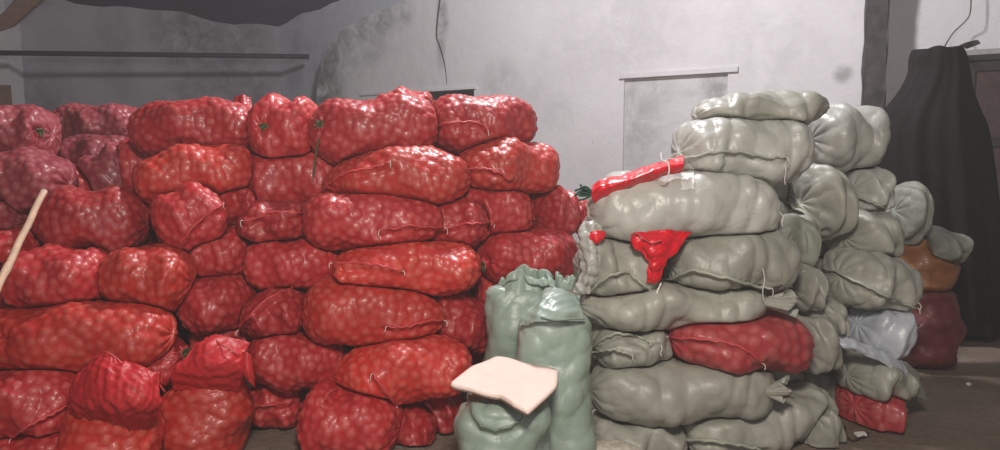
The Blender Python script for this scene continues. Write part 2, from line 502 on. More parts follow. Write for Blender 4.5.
def build_sacks():
    NU, NV = 128, 96
    for idx, s in enumerate(SACKS):
        s.rad = math.sqrt(s.a ** 2 + max(s.b, s.h) ** 2) + abs(s.sag)
    for idx, s in enumerate(SACKS):
        rs = np.random.RandomState(100 + idx)
        ph = np.linspace(-math.pi / 2, math.pi / 2, NU)
        t = np.sin(ph); t = 0.55 * t + 0.45 * np.linspace(-1, 1, NU)
        th = np.linspace(0, 2 * math.pi, NV, endpoint=False)
        n = 2.4
        cy = np.sign(np.cos(th)) * np.abs(np.cos(th)) ** (2 / n)
        cz = np.sign(np.sin(th)) * np.abs(np.sin(th)) ** (2 / n)
        pb = s.b * prof(s, t, 'y'); pc = s.h * prof(s, t, 'z')
        # gentle unevenness of the filling
        w1 = 1 + 0.045 * np.sin(t * 3.1 + rs.rand() * 6) + 0.035 * np.sin(t * 6.7 + rs.rand() * 6)
        X = (t * s.a)[:, None] * np.ones(NV)
        Yl = (pb * w1)[:, None] * cy[None]
        Zl = (pc * w1)[:, None] * cz[None]
        th2 = th[None] + 0 * X
        off = 0.011 * np.sin(2 * th2 + 5 * t[:, None] + rs.rand() * 6) + 0.008 * np.sin(3 * th2 - 7 * t[:, None] + rs.rand() * 6)
        fac = 1 + off / max(s.h, 0.08) * np.clip(pc[:, None] / s.h, 0, 1)
        Yl = Yl * fac; Zl = Zl * fac
        axis = s.c + (t * s.a)[:, None] * s.ex - (s.sag * t * t)[:, None] * s.ez
        core = s.c + (t * s.a * 0.62)[:, None] * s.ex - (s.sag * (t * .62) ** 2)[:, None] * s.ez
        S0 = axis[:, None, :] + Yl[:, :, None] * s.ey + Zl[:, :, None] * s.ez
        R = S0 - core[:, None, :]
        nb = [o for o in SACKS if o is not s and np.linalg.norm(o.c - s.c) < o.rad + s.rad]
        lo = np.zeros((NU, NV)) + 0.04; hi = np.ones((NU, NV))
        def bad(sc):
            P = (core[:, None, :] + R * sc[:, :, None]).reshape(-1, 3)
            do = depth_in(s, P)
            worst = np.full(len(P), -1.0)
            for o in nb:
                worst = np.maximum(worst, depth_in(o, P))
            return ((worst + 0.003 > do) & (worst > -0.006)).reshape(NU, NV)
        ok1 = ~bad(hi)
        for it in range(9):
            mid = (lo + hi) / 2
            bd = bad(mid)
            hi = np.where(bd, mid, hi); lo = np.where(bd, lo, mid)
        sc = np.where(ok1, 1.0, lo)
        for it in range(3):
            sm = (sc + np.roll(sc, 1, 1) + np.roll(sc, -1, 1)) / 3
            sm[1:-1] = (sm[:-2] + sm[1:-1] + sm[2:]) / 3
            sc = np.minimum(sc, sm)
        G = core[:, None, :] + R * sc[:, :, None]
        near = np.full(NU * NV, -1.0)
        for o in nb:
            near = np.maximum(near, depth_in(o, G.reshape(-1, 3)))
        touch = np.maximum(np.clip((1 - sc) / 0.03, 0, 1), 1 - np.clip(-near.reshape(NU, NV) / 0.016, 0, 1))
        def normals(G):
            du = np.gradient(G, axis=0)
            dv = np.roll(G, -1, 1) - np.roll(G, 1, 1)
            nn = np.cross(dv, du)
            nn = nn / (np.linalg.norm(nn, axis=2, keepdims=True) + 1e-9)
            return nn
        N = normals(G)
        rad = G - axis[:, None, :]
        if (N * rad).sum() < 0: N = -N
        # lumps of the contents
        pts = G.reshape(-1, 3)
        sp, amp = s.lumps if s.lumps else ((0.043, 0.010) if s.kind == 'net' else (0.085, 0.009))
        alive = np.ones(len(pts), bool)
        cen = []
        order = rs.permutation(len(pts))
        for j in order:
            if alive[j]:
                cen.append(j)
                alive &= ((pts - pts[j]) ** 2).sum(1) > (sp * rs.uniform(0.82, 1.12)) ** 2
        C = pts[cen]
        D2 = (pts ** 2).sum(1)[:, None] + (C ** 2).sum(1)[None] - 2 * pts @ C.T
        F1 = np.sqrt(np.maximum(D2.min(1), 0))
        near = D2.argmin(1)
        dome = np.clip(1 - (F1 / (sp * 0.72)) ** 2, 0, 1)
        gain = rs.uniform(0.55, 1.15, len(cen))[near]
        lump = (dome * gain).reshape(NU, NV)
        endm = np.clip((1 - np.abs(t)) / 0.12, 0, 1)[:, None]
        H = amp * (lump - 0.4) * (0.35 + 0.65 * endm)
        if s.kind != 'net':
            lam = 0.068 * rs.uniform(0.85, 1.25)
            wob = 0.9 * np.sin(th2 * 1 + rs.rand() * 6) + 0.5 * np.sin(2 * th2 + 9 * X + rs.rand() * 6) + 0.8 * np.sin(X * 17 + rs.rand() * 6)
            H += (0.005 if s.name else 0.0115) * (np.abs(np.sin(math.pi * X / lam * 0.5 + wob)) - 0.6) * endm
            tt = np.clip((np.abs(t) - 0.55) / 0.45, 0, 1)[:, None]
            H += 0.007 * tt * (np.abs(np.sin(th2 * 5.5 + 3 * np.sin(X * 11 + rs.rand() * 6))) - 0.5)
        else:
            tt = np.clip((np.abs(t) - 0.75) / 0.25, 0, 1)[:, None]
            H += 0.004 * tt * np.sin(th2 * 11 + 4 * np.sin(X * 9))
        # gathered mouths facing outwards: pits with radial pleats; seams: low ridges
        PX, PY = proj(pts)
        vw = pts - CAM
        front = ((N.reshape(-1, 3) * vw).sum(1) < 0)
        def pick(px, py):
            d = (PX - px) ** 2 + (PY - py) ** 2 + np.where(front, 0, 1e6)
            return int(d.argmin())
        Hf = H.ravel()
        for (px, py) in list(s.ties) + list(s.puck):
            c0 = pts[pick(px, py)]
            dv = pts - c0
            dd = np.linalg.norm(dv, axis=1)
            e1 = s.ex; e2 = s.ez
            ang = np.arctan2(dv @ e2, dv @ e1)
            wgt = np.exp(-(dd / 0.085) ** 2)
            Hf = Hf * (1 - 0.75 * wgt) - 0.028 * np.exp(-(dd / 0.03) ** 2) + 0.010 * wgt * np.sin(ang * 9 + 2 * np.sin(ang * 2)) * np.clip(dd / 0.03, 0, 1)
            lump = (lump.ravel() * (1 - 0.8 * wgt)).reshape(NU, NV)
        paths = []
        for sm_ in s.seams:
            c_ = spline(sm_, 26)
            ids = [pick(*p) for p in c_]
            P_ = pts[ids]
            P_ = np.vstack([P_[:1], (P_[:-2] + P_[1:-1] * 2 + P_[2:]) / 4, P_[-1:]])
            P_ = np.vstack([P_[:1], (P_[:-2] + P_[1:-1] * 2 + P_[2:]) / 4, P_[-1:]])
            paths.append((P_, N.reshape(-1, 3)[ids]))
            D = np.sqrt(np.maximum(((pts[:, None, :] - P_[None]) ** 2).sum(2).min(1), 0))
            Hf = Hf + (0.012 if s.kind == 'net' else 0.008) * np.exp(-(D / 0.022) ** 2)
            # the hem overhangs: surface under it tucks in
            below = (PY > np.interp(PX, *zip(*sorted([(q[0], q[1]) for q in c_])))) & (D < 0.07)
            Hf = Hf - np.where(below, 0.014 * np.exp(-((D - 0.028) / 0.018) ** 2), 0)
        H = Hf.reshape(NU, NV)
        H = np.where(H > 0, H * (1 - touch), H * (1 - .5 * touch))
        G = G + N * H[:, :, None]
        G[:, :, 2] = np.maximum(G[:, :, 2], 0.004)
        N = normals(G)
        if (N * rad).sum() < 0: N = -N
        V = np.vstack([G.reshape(-1, 3), G[0].mean(0)[None], G[-1].mean(0)[None]])
        fc = [tuple(q) for q in grid_faces(NU, NV, True).tolist()]
        p0, p1 = NU * NV, NU * NV + 1
        for j in range(NV):
            j2 = (j + 1) % NV
            fc.append((p0, j2, j)); fc.append((p1, (NU - 1) * NV + j, (NU - 1) * NV + j2))
        # orientation
        e = G[NU // 2]
        f0 = grid_faces(NU, NV, True)[(NU // 2) * NV]
        a0, b0, c0 = V[f0[0]], V[f0[1]], V[f0[2]]
        if np.cross(b0 - a0, c0 - a0).dot(a0 - axis[NU // 2]) < 0:
            fc = [f[::-1] for f in fc]
        lv = np.concatenate([lump.ravel(), [0, 0]])
        org = G.reshape(-1, 3).mean(0); org[2] = G[:, :, 2].min()
        nm = s.name or ('mesh_sack' if s.kind == 'net' else 'woven_sack')
        mtl = s.mtl or ('net' if s.kind == 'net' else 'woven')
        ob = link_mesh(nm, V, fc, M[mtl], None, attr=lv, origin=org)
        tag(ob, s.label, 'sack', s.group or ('red mesh sacks in the pile' if s.kind == 'net' else 'grey green woven sacks in the stack'))
        s.ob, s.G, s.N = ob, G, N
        fp = G.reshape(-1, 3); fn = N.reshape(-1, 3)
        PX, PY = proj(fp)
        front = ((fn * (fp - CAM)).sum(1) < 0)
        def pick2(px, py):
            d = (PX - px) ** 2 + (PY - py) ** 2 + np.where(front, 0, 1e6)
            return int(d.argmin())
        s.pick = lambda px, py, f=pick2, a=fp, b_=fn: (a[f(px, py)], b_[f(px, py)])
        for P_, Nn in paths:
            mb = MB()
            cc = []
            for q in range(len(P_)):
                w = Nn[q] * 0.75 + np.array([0, 0, -0.35])
                cc.append(P_[q] + Nn[q] * 0.013 + np.array([0, 0, 0.003 * math.sin(q * 1.7) + 0.002 * math.sin(q * 3.1)]))
            rr = [0.0035 + 0.0035 * math.sin(math.pi * min(1, (q + 2) / (len(cc) + 3))) for q in range(len(cc))]
            mb.tube(cc, [r_ * (1.5 if s.kind == 'net' else 1.1 if s.mtl == 'woven_teal' else 2.0) for r_ in rr], 8, 0.55, up=Nn[0])
            sm = M['net_seam'] if s.kind == 'net' else M['woven_seam_teal' if s.mtl == 'woven_teal' else 'woven_seam']
            so = mb.build('stitched_seam', sm, ob, True)
            for q, sg in ((0, -1), (len(cc) - 1, 1)):
                if rs.rand() < 0.8:
                    p = cc[q]
                    tb = MB()
                    pts_ = [p, p + Nn[q] * 0.010 + s.ex * sg * 0.006 + np.array([0, 0, 0.004]), p + Nn[q] * 0.014 + s.ex * sg * 0.010 + np.array([0, 0, -0.012]), p + Nn[q] * 0.012 + s.ex * sg * (0.004 + 0.01 * rs.rand()) + np.array([0, 0, -0.018 - 0.02 * rs.rand()])]
                    tb.tube(spline(pts_, 9), 0.0020, 6)
                    tb.build('thread_end', M['thread'], so, True)
        for (px, py) in s.ties:
            p, nn = s.pick(px, py)
            tb = MB()
            e1 = np.cross(nn, [0, 0, 1.0]); e1 /= np.linalg.norm(e1) + 1e-9
            e2 = np.cross(nn, e1)
            for r_ in (0.012, 0.016):
                ring = [p + nn * (0.008 + r_ * 0.6) + (math.cos(q) * e1 + math.sin(q) * e2) * r_ for q in np.linspace(0, 2 * math.pi, 15)]
                tb.tube(ring, 0.0042, 6)
            for q in range(7):
                dr = e1 * rs.normal() + e2 * rs.normal() + nn * 0.7; dr /= np.linalg.norm(dr)
                tb.tube(spline([p + nn * 0.01, p + nn * 0.018 + dr * 0.02, p + nn * 0.014 + dr * 0.040 + np.array([0, 0, -0.012])], 7), 0.0034, 5)
            tb.build('twine_knot', M['twine'], ob, True)
            # ruffle of net around the knot
            frill(ob, p + nn * 0.004, nn, 0.030, 0.012, M['net_seam'] if s.kind == 'net' else M['woven_seam'], rs)
        for (px, py, dx, dz, r0, ln) in s.frills:
            p, nn = s.pick(px, py)
            d = np.array([dx, -0.35, dz]); d /= np.linalg.norm(d)
            frill(ob, p - d * 0.015, d, r0, ln, ob.data.materials[0], rs, True)
        for (px, py, ln) in s.strings:
            p, nn = s.pick(px, py)
            p = p + nn * 0.006
            tb = MB()
            tb.tube(spline([p, p + nn * 0.012 + np.array([0.004, 0, -ln * 0.3]), p + nn * 0.014 + np.array([-0.003, 0, -ln * 0.7]), p + nn * 0.012 + np.array([0.004, 0, -ln])], 14), 0.0022, 6)
            tb.build('drawstring', M['thread'] if s.kind != 'netx' else M['twine'], ob, True)
        if s.patch:
            x0, y0, x1, y1 = s.patch
            g = []
            for yy in np.linspace(y0, y1, 6):
                g.append([(lambda r_: r_[0] + r_[1] * 0.005)(s.pick(xx, yy)) for xx in np.linspace(x0, x1, 5)])
            sheet('white_patch', g, M['patch'], ob, 14, 12, 0.0003, 30, 1, 0.002)


def collar(parent, base, rx, ry, h, material, seed, lean=(0, 0), name='open_mouth', inw=.75):
    rs = np.random.RandomState(seed)
    nu, nv = 22, 150
    c = np.asarray(base, float)
    f1, f2, f3 = rs.rand(3) * 6
    A, B = [], []
    for i in range(nu):
        v = i / (nu - 1)
        for j in range(nv):
            a = 2 * math.pi * j / nv
            am = .02 + .20 * v
            w = 1 + am * (.55 * math.sin(5 * a + f1 + 2 * v) + .35 * math.sin(9 * a + f2 - 3 * v) + .22 * math.sin(17 * a + f3))
            k = (1 - (1 - inw) * math.sin(2.6 * v ** .8)) * w
            z = h * math.sin(2.3 * v) / .95 * (1 + .25 * math.sin(2 * a + f3) + .12 * math.sin(5 * a + f1)) + .006 * v * math.sin(13 * a)
            A.append(c + np.array([rx * math.cos(a) * k + lean[0] * v * v, ry * math.sin(a) * k + lean[1] * v * v, z]))
            B.append(A[-1] - np.array([math.cos(a), math.sin(a), 0]) * .003)
    f = grid_faces(nu, nv, True).tolist(); N_ = nu * nv
    Fc = [tuple(q) for q in f] + [tuple(x + N_ for x in q[::-1]) for q in f]
    for j in range(nv):
        j2 = (j + 1) % nv; o_ = (nu - 1) * nv
        Fc.append((o_ + j, o_ + j2, o_ + j2 + N_, o_ + j + N_))
    return link_mesh(name, np.array(A + B), Fc, material, parent)


def frill(parent, p, d, r0, ln, material, rs, big=False):
    """gathered cloth flaring out of a tied mouth"""
    d = d / np.linalg.norm(d)
    e1 = np.cross(d, [0.1, 0.2, 1.0]); e1 /= np.linalg.norm(e1)
    e2 = np.cross(d, e1)
    nv, nu = 56, 8
    f1, f2 = rs.rand() * 6, rs.rand() * 6
    A, B = [], []
    for i in range(nu):
        v = i / (nu - 1)
        for j in range(nv):
            a = 2 * math.pi * j / nv
            w = math.sin(a * 6 + f1) * 0.30 * v + math.sin(a * 11 + f2) * 0.15 * v
            if big:
                r = r0 * (0.35 + 0.65 * v ** 0.8) * (1 + w)
                z = ln * v * (1 + 0.25 * math.sin(a * 3 + f2))
            else:
                r = r0 * (0.3 + 0.7 * v) * (1 + w * 0.8)
                z = ln * math.sin(v * math.pi) + 0.004 * math.sin(a * 9)
            q = p + d * z + (math.cos(a) * e1 + math.sin(a) * e2) * r
            A.append(q)
            B.append(q - d * 0.003 * (1 if not big else 0.3) - (math.cos(a) * e1 + math.sin(a) * e2) * (0.002 if big else 0))
    f = grid_faces(nu, nv, True)
    Nn = nu * nv
    Fc = [tuple(map(int, q)) for q in f] + [tuple(int(x) + Nn for x in q[::-1]) for q in f]
    for base in (0, (nu - 1) * nv):
        for j in range(nv):
            j2 = (j + 1) % nv
            Fc.append((base + j, base + j2, base + j2 + Nn, base + j + Nn) if base else (base + j2, base + j, base + j + Nn, base + j2 + Nn))
    return link_mesh('gathered_mouth', np.array(A + B), Fc, material, parent)


# ================================================================ THE SACKS
RED = 'red mesh sacks in the tall pile'
LRED = 'red mesh sacks in the low stack on the near side'
GRN = 'grey green woven sacks in the front stack'
GR2 = 'woven sacks in the second stack by the post'


def R(label, A, B, T, **k):
    k.setdefault('group', RED)
    return sack('net', label, A, B, T, **k)


def G(label, A, B, T, **k):
    k.setdefault('group', GRN)
    return sack('woven', label, A, B, T, **k)


# ---- tall red pile, top row
R('red mesh onion sack with a row of bright glints, first of the top row', (128, 130, 4.55), (264, 124, 4.45), 48, sag=0.02, W=.42)
R('short red mesh sack in the top row with its green-tied mouth turned towards us', (248, 136, 4.45), (326, 129, 4.40), 60, ties=[(262, 127)], W=.44, strings=[])
R('plump red mesh sack in the top row, a long green cord hanging from its mouth', (308, 137, 4.35), (440, 122, 4.45), 56, ties=[(320, 125)], W=.46, sag=.01)
R('red mesh sack ending the top row, curved hem on its side, under grated opening', (424, 127, 4.45), (537, 123, 4.75), 50, seams=[[(437, 126), (450, 123), (470, 122), (484, 125), (487, 130)]], W=.46)
R('red mesh sack humped up behind the top row just below the grated opening', (374, 107, 4.95), (434, 105, 4.95), 26, W=.38)
# second row
R('glossy bright red mesh sack with blunt rounded end, second row under the sack with glints', (133, 183, 4.15), (258, 168, 4.35), 50, sag=.0, mtl='net_orange')
R('dark red mesh sack sloping down behind the blunt glossy sack', (78, 190, 4.62), (152, 166, 4.75), 50, mtl='net_dusty')
R('matt red mesh sack behind the hanging green cord, full of round onions', (230, 186, 4.42), (350, 172, 4.46), 58, W=.44)
R('red mesh sack with a long diagonal hem falling to its lower end, second row', (322, 183, 4.20), (470, 174, 4.25), 52, ends='tr', seams=[[(320, 196), (335, 181), (352, 172), (375, 168), (390, 162)]], sag=.015, mtl='net_orange')
R('red mesh sack jutting out at the second row end with white glare on top', (455, 168, 4.30), (559, 168, 4.70), 50, ends='tr', seams=[[(468, 168), (485, 169), (500, 172), (509, 180)]], W=.46, mtl='net_orange')
# third row
R('red mesh sack with a raised diagonal hem curling down its end, beside the dark gap', (150, 232, 4.00), (228, 205, 4.15), 54, seams=[[(222, 205), (205, 216), (188, 232), (178, 254)]], ends='rs')
R('small pinched red sack end squeezed between the diagonal-hem sack and the matt sack', (212, 204, 4.25), (258, 203, 4.35), 40, W=.36)
R('thin squashed red mesh sack flattened under the matt sack of round onions', (236, 228, 4.15), (318, 217, 4.15), 36, ends='tr', seams=[[(245, 222), (270, 215), (300, 213)]])
R('long red mesh sack of the third row with a straight hem at its tapering end', (302, 221, 4.05), (445, 222, 4.15), 53, ends='rt', seams=[[(381, 230), (400, 227), (420, 226), (441, 227)]], sag=-.01)
R('red mesh sack with an overhanging hem, third row beside the straight-hem sack', (420, 223, 4.28), (490, 222, 4.32), 46, ends='tr', seams=[[(440, 230), (455, 226), (470, 223), (488, 222)]], W=.40)
R('red mesh sack of large onions, its far end touching a knot of twine, third row', (452, 211, 4.40), (533, 213, 4.45), 47)
R('darker red mesh sack beyond the twine knot at the end of the third row', (522, 214, 4.50), (580, 213, 4.75), 46, ties=[(531, 217)])
R('last red mesh sack peeping out beside the grey green stack', (562, 216, 4.95), (600, 216, 5.05), 28, W=.36)
# fourth row
R('red mesh sack with sparkling lower edge in the fourth row, beside the dark gap', (184, 253, 4.12), (256, 251, 4.22), 48, ends='rt')
R('fat red mesh sack of round onions in the fourth row, pinched at one end', (244, 262, 4.10), (345, 264, 4.14), 50, ends='rt', sag=.01)
R('bright orange-red mesh sack with a flat wavy hem and white thread, fourth row', (332, 268, 3.95), (480, 267, 4.10), 48, seams=[[(335, 266), (355, 264), (380, 266), (400, 271)]], mtl='net_orange', ends='sr')
R('red mesh sack with a twine-tied mouth, fourth row, above the standing teal sacks', (476, 258, 4.20), (579, 255, 4.55), 48, ties=[(484, 260)])
# fifth row
R('small red mesh sack in the fifth row above the flopping torn flap', (176, 308, 3.95), (258, 297, 4.05), 48, ends='rt')
R('red mesh sack just showing above the folded flap of the leaning upright sack', (190, 337, 4.12), (264, 331, 4.15), 44)
R('red mesh sack with a diagonal side hem in the fifth row, between two fatter ones', (238, 320, 3.95), (310, 304, 4.00), 42, ends='tr', seams=[[(240, 330), (255, 312), (272, 298), (295, 289)]])
R('broad red mesh sack with a corner hem between two white threads, middle of the pile', (303, 307, 3.90), (445, 318, 3.95), 60, ends='rt', seams=[[(388, 327), (405, 326), (425, 321), (441, 320)]], sag=.0, mtl='net_orange')
R('red mesh sack drooping off the pile towards the standing teal sacks', (424, 303, 4.15), (500, 342, 4.15), 42, ends='rt', W=.40)
R('red mesh sack wedged just behind the standing teal sacks', (468, 300, 4.35), (520, 298, 4.45), 46, W=.40)
# sixth row
R('red mesh sack with a knob at its lower end in the sixth row', (248, 352, 3.92), (352, 364, 3.98), 54, ends='rt', sag=.01)
R('big red mesh sack whose hem runs down to a pointed corner, above the bottom row', (334, 374, 3.75), (472, 362, 3.85), 56, ends='tr', seams=[[(374, 376), (383, 388), (392, 398), (395, 408)]], sag=.012, mtl='net_orange')
R('small red mesh sack on the bare floor with a white-edged hem and pointed ear', (240, 401, 4.05), (310, 399, 4.05), 46, seams=[[(243, 411), (262, 405), (288, 403)]], ends='sr', W=.40)
# bottom row
R('large red mesh sack lying on the floor with a curved stitch on its shoulder', (298, 412, 3.72), (402, 428, 3.66), 64, seams=[[(324, 402), (327, 395), (334, 391)]], W=.46)
R('crumpled red mesh sack end on the floor by the cut hem, beside the shouldered sack', (380, 424, 3.85), (438, 431, 3.85), 46, W=.38)
R('red mesh sack in the shade beside the white topped standing sack', (418, 414, 4.00), (468, 398, 4.05), 46, W=.40)

# ---- low red stack in front of the far wall and to the side
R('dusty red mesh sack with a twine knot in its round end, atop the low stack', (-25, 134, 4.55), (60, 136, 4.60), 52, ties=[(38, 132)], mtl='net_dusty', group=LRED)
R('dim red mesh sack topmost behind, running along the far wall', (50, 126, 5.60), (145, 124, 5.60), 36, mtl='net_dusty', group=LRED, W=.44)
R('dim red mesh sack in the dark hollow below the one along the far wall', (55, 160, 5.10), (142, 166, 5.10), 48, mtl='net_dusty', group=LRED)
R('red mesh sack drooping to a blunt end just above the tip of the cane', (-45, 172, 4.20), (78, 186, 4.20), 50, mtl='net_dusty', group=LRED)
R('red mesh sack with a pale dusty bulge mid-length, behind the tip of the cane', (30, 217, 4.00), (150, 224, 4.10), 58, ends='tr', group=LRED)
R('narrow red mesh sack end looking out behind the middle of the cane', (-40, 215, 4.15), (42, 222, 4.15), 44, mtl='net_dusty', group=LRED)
R('red mesh sack almost hidden behind the lower end of the cane', (-70, 244, 3.95), (45, 248, 3.95), 34, group=LRED)
R('bulky red mesh sack with vertical ripples, next to the foot of the cane', (0, 281, 3.75), (118, 277, 3.80), 58, ends='rt', group=LRED)
R('orange-topped red mesh sack with a white thread where it meets the rippled sack', (96, 272, 3.80), (196, 282, 3.85), 56, ends='tr', group=LRED, mtl='net_orange')
R('longest red mesh sack, lying level across the low stack under the two rippled sacks', (-25, 340, 3.60), (176, 332, 3.65), 62, group=LRED, mtl='net_orange', sag=.01, puck=[(2, 340)])
R('small red mesh sack tied with thick twine, tucked under the end of the longest sack', (118, 368, 3.70), (190, 358, 3.75), 38, ties=[(183, 352)], group=LRED, W=.36)
R('red mesh sack with a dull sheen and a slanting hem under the longest sack', (-40, 402, 3.45), (92, 398, 3.50), 62, seams=[[(12, 436), (30, 424), (50, 414), (66, 405)]], group=LRED)
R('lowest red mesh sack at the corner of the picture, half covered by the standing ones', (-10, 446, 3.45), (110, 440, 3.50), 46, group=LRED)

# ---- standing red sacks in front of the low stack
s12 = R('upright red mesh sack with its loose crinkled top pulled to a peak', (112, 490, 3.30), (112, 382, 3.36), 84, W=.40, up=(0, -1, .1), ends='rt', name='standing_mesh_sack', group='standing red mesh sacks', k=5, infl=1.0, mtl='net_orange')
s13 = R('upright red mesh sack leaning over the bare floor, folded flap on its shoulder', (196, 462, 3.58), (218, 362, 3.66), 80, W=.42, up=(0, -1, .1), ends='rt', name='standing_mesh_sack', group='standing red mesh sacks', k=5, infl=1.0, mtl='net_orange', ties=[(236, 362)])

# ---- grey green front stack
G('grey green woven sack lying loose and farthest back on the very top, pointed mouth', (692, 118, 3.98), (829, 106, 4.06), 34, W=.46, mtl='woven', ends='rt', frills=[])
G('pale green woven sack on top with a long overhanging flap seam and hanging white string', (672, 152, 3.85), (812, 150, 4.00), 62, W=.50, mtl='woven_pale', seams=[[(672, 159), (690, 158), (708, 154), (725, 150), (745, 152), (765, 157), (783, 158)]], strings=[(782, 163, .10)])
G('long grey green woven sack with a white rectangle on it, carrying the two top sacks', (588, 208, 3.75), (780, 204, 3.80), 62, W=.48, mtl='woven_pale', patch=(681, 172, 694, 190), strings=[(779, 213, .07)], sag=.02)
G('grey green woven sack end with an arched open seam beside the draped red cloth', (574, 270, 3.70), (660, 266, 3.80), 58, W=.46, seams=[[(590, 292), (605, 278), (622, 271), (636, 278), (652, 290)]], ends='rr')
G('grey green woven sack with a zigzag overhanging seam, next to the draped red cloth', (662, 260, 3.70), (800, 254, 3.85), 56, W=.48, seams=[[(664, 280), (680, 275), (694, 268), (712, 274), (735, 279), (755, 284), (772, 286)]], strings=[(762, 268, .15)], sag=.02)
G('slim grey green woven sack squeezed flat with twisted pleats at its tied end', (580, 306, 3.68), (768, 302, 3.75), 42, W=.44, frills=[(766, 302, .9, .05, .05, .13)], sag=-.006, strings=[(583, 308, .05)])
G('grey green woven sack with a puckered folded mouth, level with the red mesh sack', (588, 344, 3.68), (672, 341, 3.75), 42, W=.44, seams=[[(592, 350), (605, 340), (618, 335), (635, 338), (650, 343)], [(598, 352), (615, 349), (632, 354)]], strings=[(661, 345, .05)])
R('red mesh sack wedged among the grey green woven sacks', (664, 336, 3.65), (815, 344, 3.75), 52, W=.44, seams=[[(672, 338), (700, 339), (725, 343), (748, 352), (760, 362)]], group=GRN, mtl='net_muted', infl=1.15, lumps=(.055, .009))
G('thickest grey green woven sack with ribbed bulges and a knob-like knot at one end', (590, 390, 3.62), (776, 384, 3.72), 62, W=.46, frills=[(768, 392, .95, .25, .05, .10)], infl=1.1)
G('grey green woven sack on the bottom row with gathered pleats near the off-white sacking', (588, 430, 3.66), (686, 432, 3.70), 42, W=.44)
G('long grey green woven sack in the bottom row rising like a ramp at one end', (672, 436, 3.62), (838, 400, 3.95), 50, W=.46, seams=[[(672, 440), (700, 439), (730, 442), (760, 447)]], mtl='woven')
G('grey green woven sack lying lowest beside the red mesh sack on the floor', (780, 452, 3.60), (846, 404, 3.95), 46, W=.42, mtl='woven')
G('smooth grey green woven sack behind the end of the wedged red mesh sack', (782, 358, 3.85), (842, 326, 4.10), 52, W=.44, mtl='woven')
G('crumpled grey green sack end bunched between the two woven stacks', (768, 290, 3.95), (826, 280, 4.05), 40, W=.40, frills=[(792, 276, .3, .9, .05, .07)], mtl='woven')
G('limp grey green sack end lying over the smooth sack between the stacks', (792, 316, 4.00), (850, 318, 4.10), 36, W=.40, mtl='woven')
G('grey green sack in the gap under the pale top sack, bulging beyond the hanging string', (770, 244, 4.05), (822, 244, 4.15), 50, W=.42, mtl='woven_dark')
# ---- second stack
G('big pale woven sack topmost in the second stack, right below the post', (795, 140, 4.45), (888, 137, 4.60), 66, W=.50, mtl='woven_pale', group=GR2, infl=1.0)
G('grey woven sack with a slanting seam and white thread, under the big pale one', (776, 206, 4.15), (856, 197, 4.40), 60, W=.48, seams=[[(780, 201), (795, 204), (808, 214), (821, 228)]], group=GR2)
G('small pale woven sack with an overhanging seam, between post and black cloth', (832, 188, 4.40), (896, 192, 4.55), 40, W=.44, seams=[[(846, 186), (860, 196), (875, 203), (888, 207)]], strings=[(889, 206, .06)], mtl='woven_pale', group=GR2)
G('ribbed grey woven sack with white thread at its end, touching the rusty orange sack', (824, 238, 4.20), (906, 234, 4.40), 44, W=.44, group=GR2, frills=[(830, 236, -.8, .1, .035, .05)])
G('lumpy grey woven sack with a long side seam, resting on the bluish white one', (822, 272, 4.05), (922, 292, 4.25), 52, W=.46, seams=[[(824, 268), (850, 278), (880, 292), (915, 306)]], strings=[(917, 303, .06)], group=GR2, lumps=(.06, .008))
G('bluish white shiny plastic woven sack in the second stack', (838, 318, 4.10), (916, 340, 4.20), 52, W=.46, mtl='woven_white', group=GR2)
G('saggy grey woven sack directly on top of the red mesh sack on the floor', (832, 368, 4.05), (918, 378, 4.15), 40, W=.46, group=GR2, sag=.03)
R('short red mesh sack on the floor at the foot of the second stack', (832, 404, 3.95), (908, 412, 4.15), 48, W=.44, group=GR2, lumps=(.055, .009), infl=1.08, mtl='net_muted')
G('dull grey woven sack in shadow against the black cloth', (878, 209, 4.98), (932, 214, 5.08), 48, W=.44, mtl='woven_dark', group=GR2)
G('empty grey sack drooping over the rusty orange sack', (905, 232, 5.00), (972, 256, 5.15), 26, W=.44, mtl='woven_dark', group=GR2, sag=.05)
R('upright rusty orange mesh sack on top of the maroon one', (925, 291, 5.10), (924, 236, 5.14), 50, W=.40, up=(0, -1, .1), name='standing_mesh_sack', mtl='net_brown', group='upright sacks beside the second stack', k=6, infl=1.0, lumps=(.07, .006))
R('upright maroon mesh sack standing on the floor next to the second stack', (928, 366, 5.05), (928, 288, 5.12), 44, W=.40, up=(0, -1, .1), name='standing_mesh_sack', mtl='net_maroon', group='upright sacks beside the second stack', k=7, infl=1.0, lumps=(.07, .006))
# ---- standing teal sacks
G('tall teal green sack standing behind, its open mouth crumpled outwards', (512, 452, 3.85), (519, 290, 3.90), 66, W=.36, up=(0, -1, .1), mtl='woven_teal', ends='ro', k=7, name='standing_woven_sack', group='standing teal green sacks', infl=1.0)
G('broad teal green sack standing beside the grey green stack with a folded-in top', (556, 500, 3.40), (553, 318, 3.52), 74, W=.36, up=(0, -1, .1), mtl='woven_teal', ends='ro', k=7, name='standing_woven_sack', group='standing teal green sacks', infl=1.0)
G('short teal green sack under the cream pad, with a half-round stitched flap', (505, 520, 3.05), (503, 396, 3.10), 92, W=.38, up=(0, -1, .1), mtl='woven_teal', ends='rr', k=7, name='standing_woven_sack', group='standing teal green sacks', infl=1.0,
  seams=[[(470, 396), (474, 412), (482, 424), (500, 429), (518, 421), (524, 414)]])

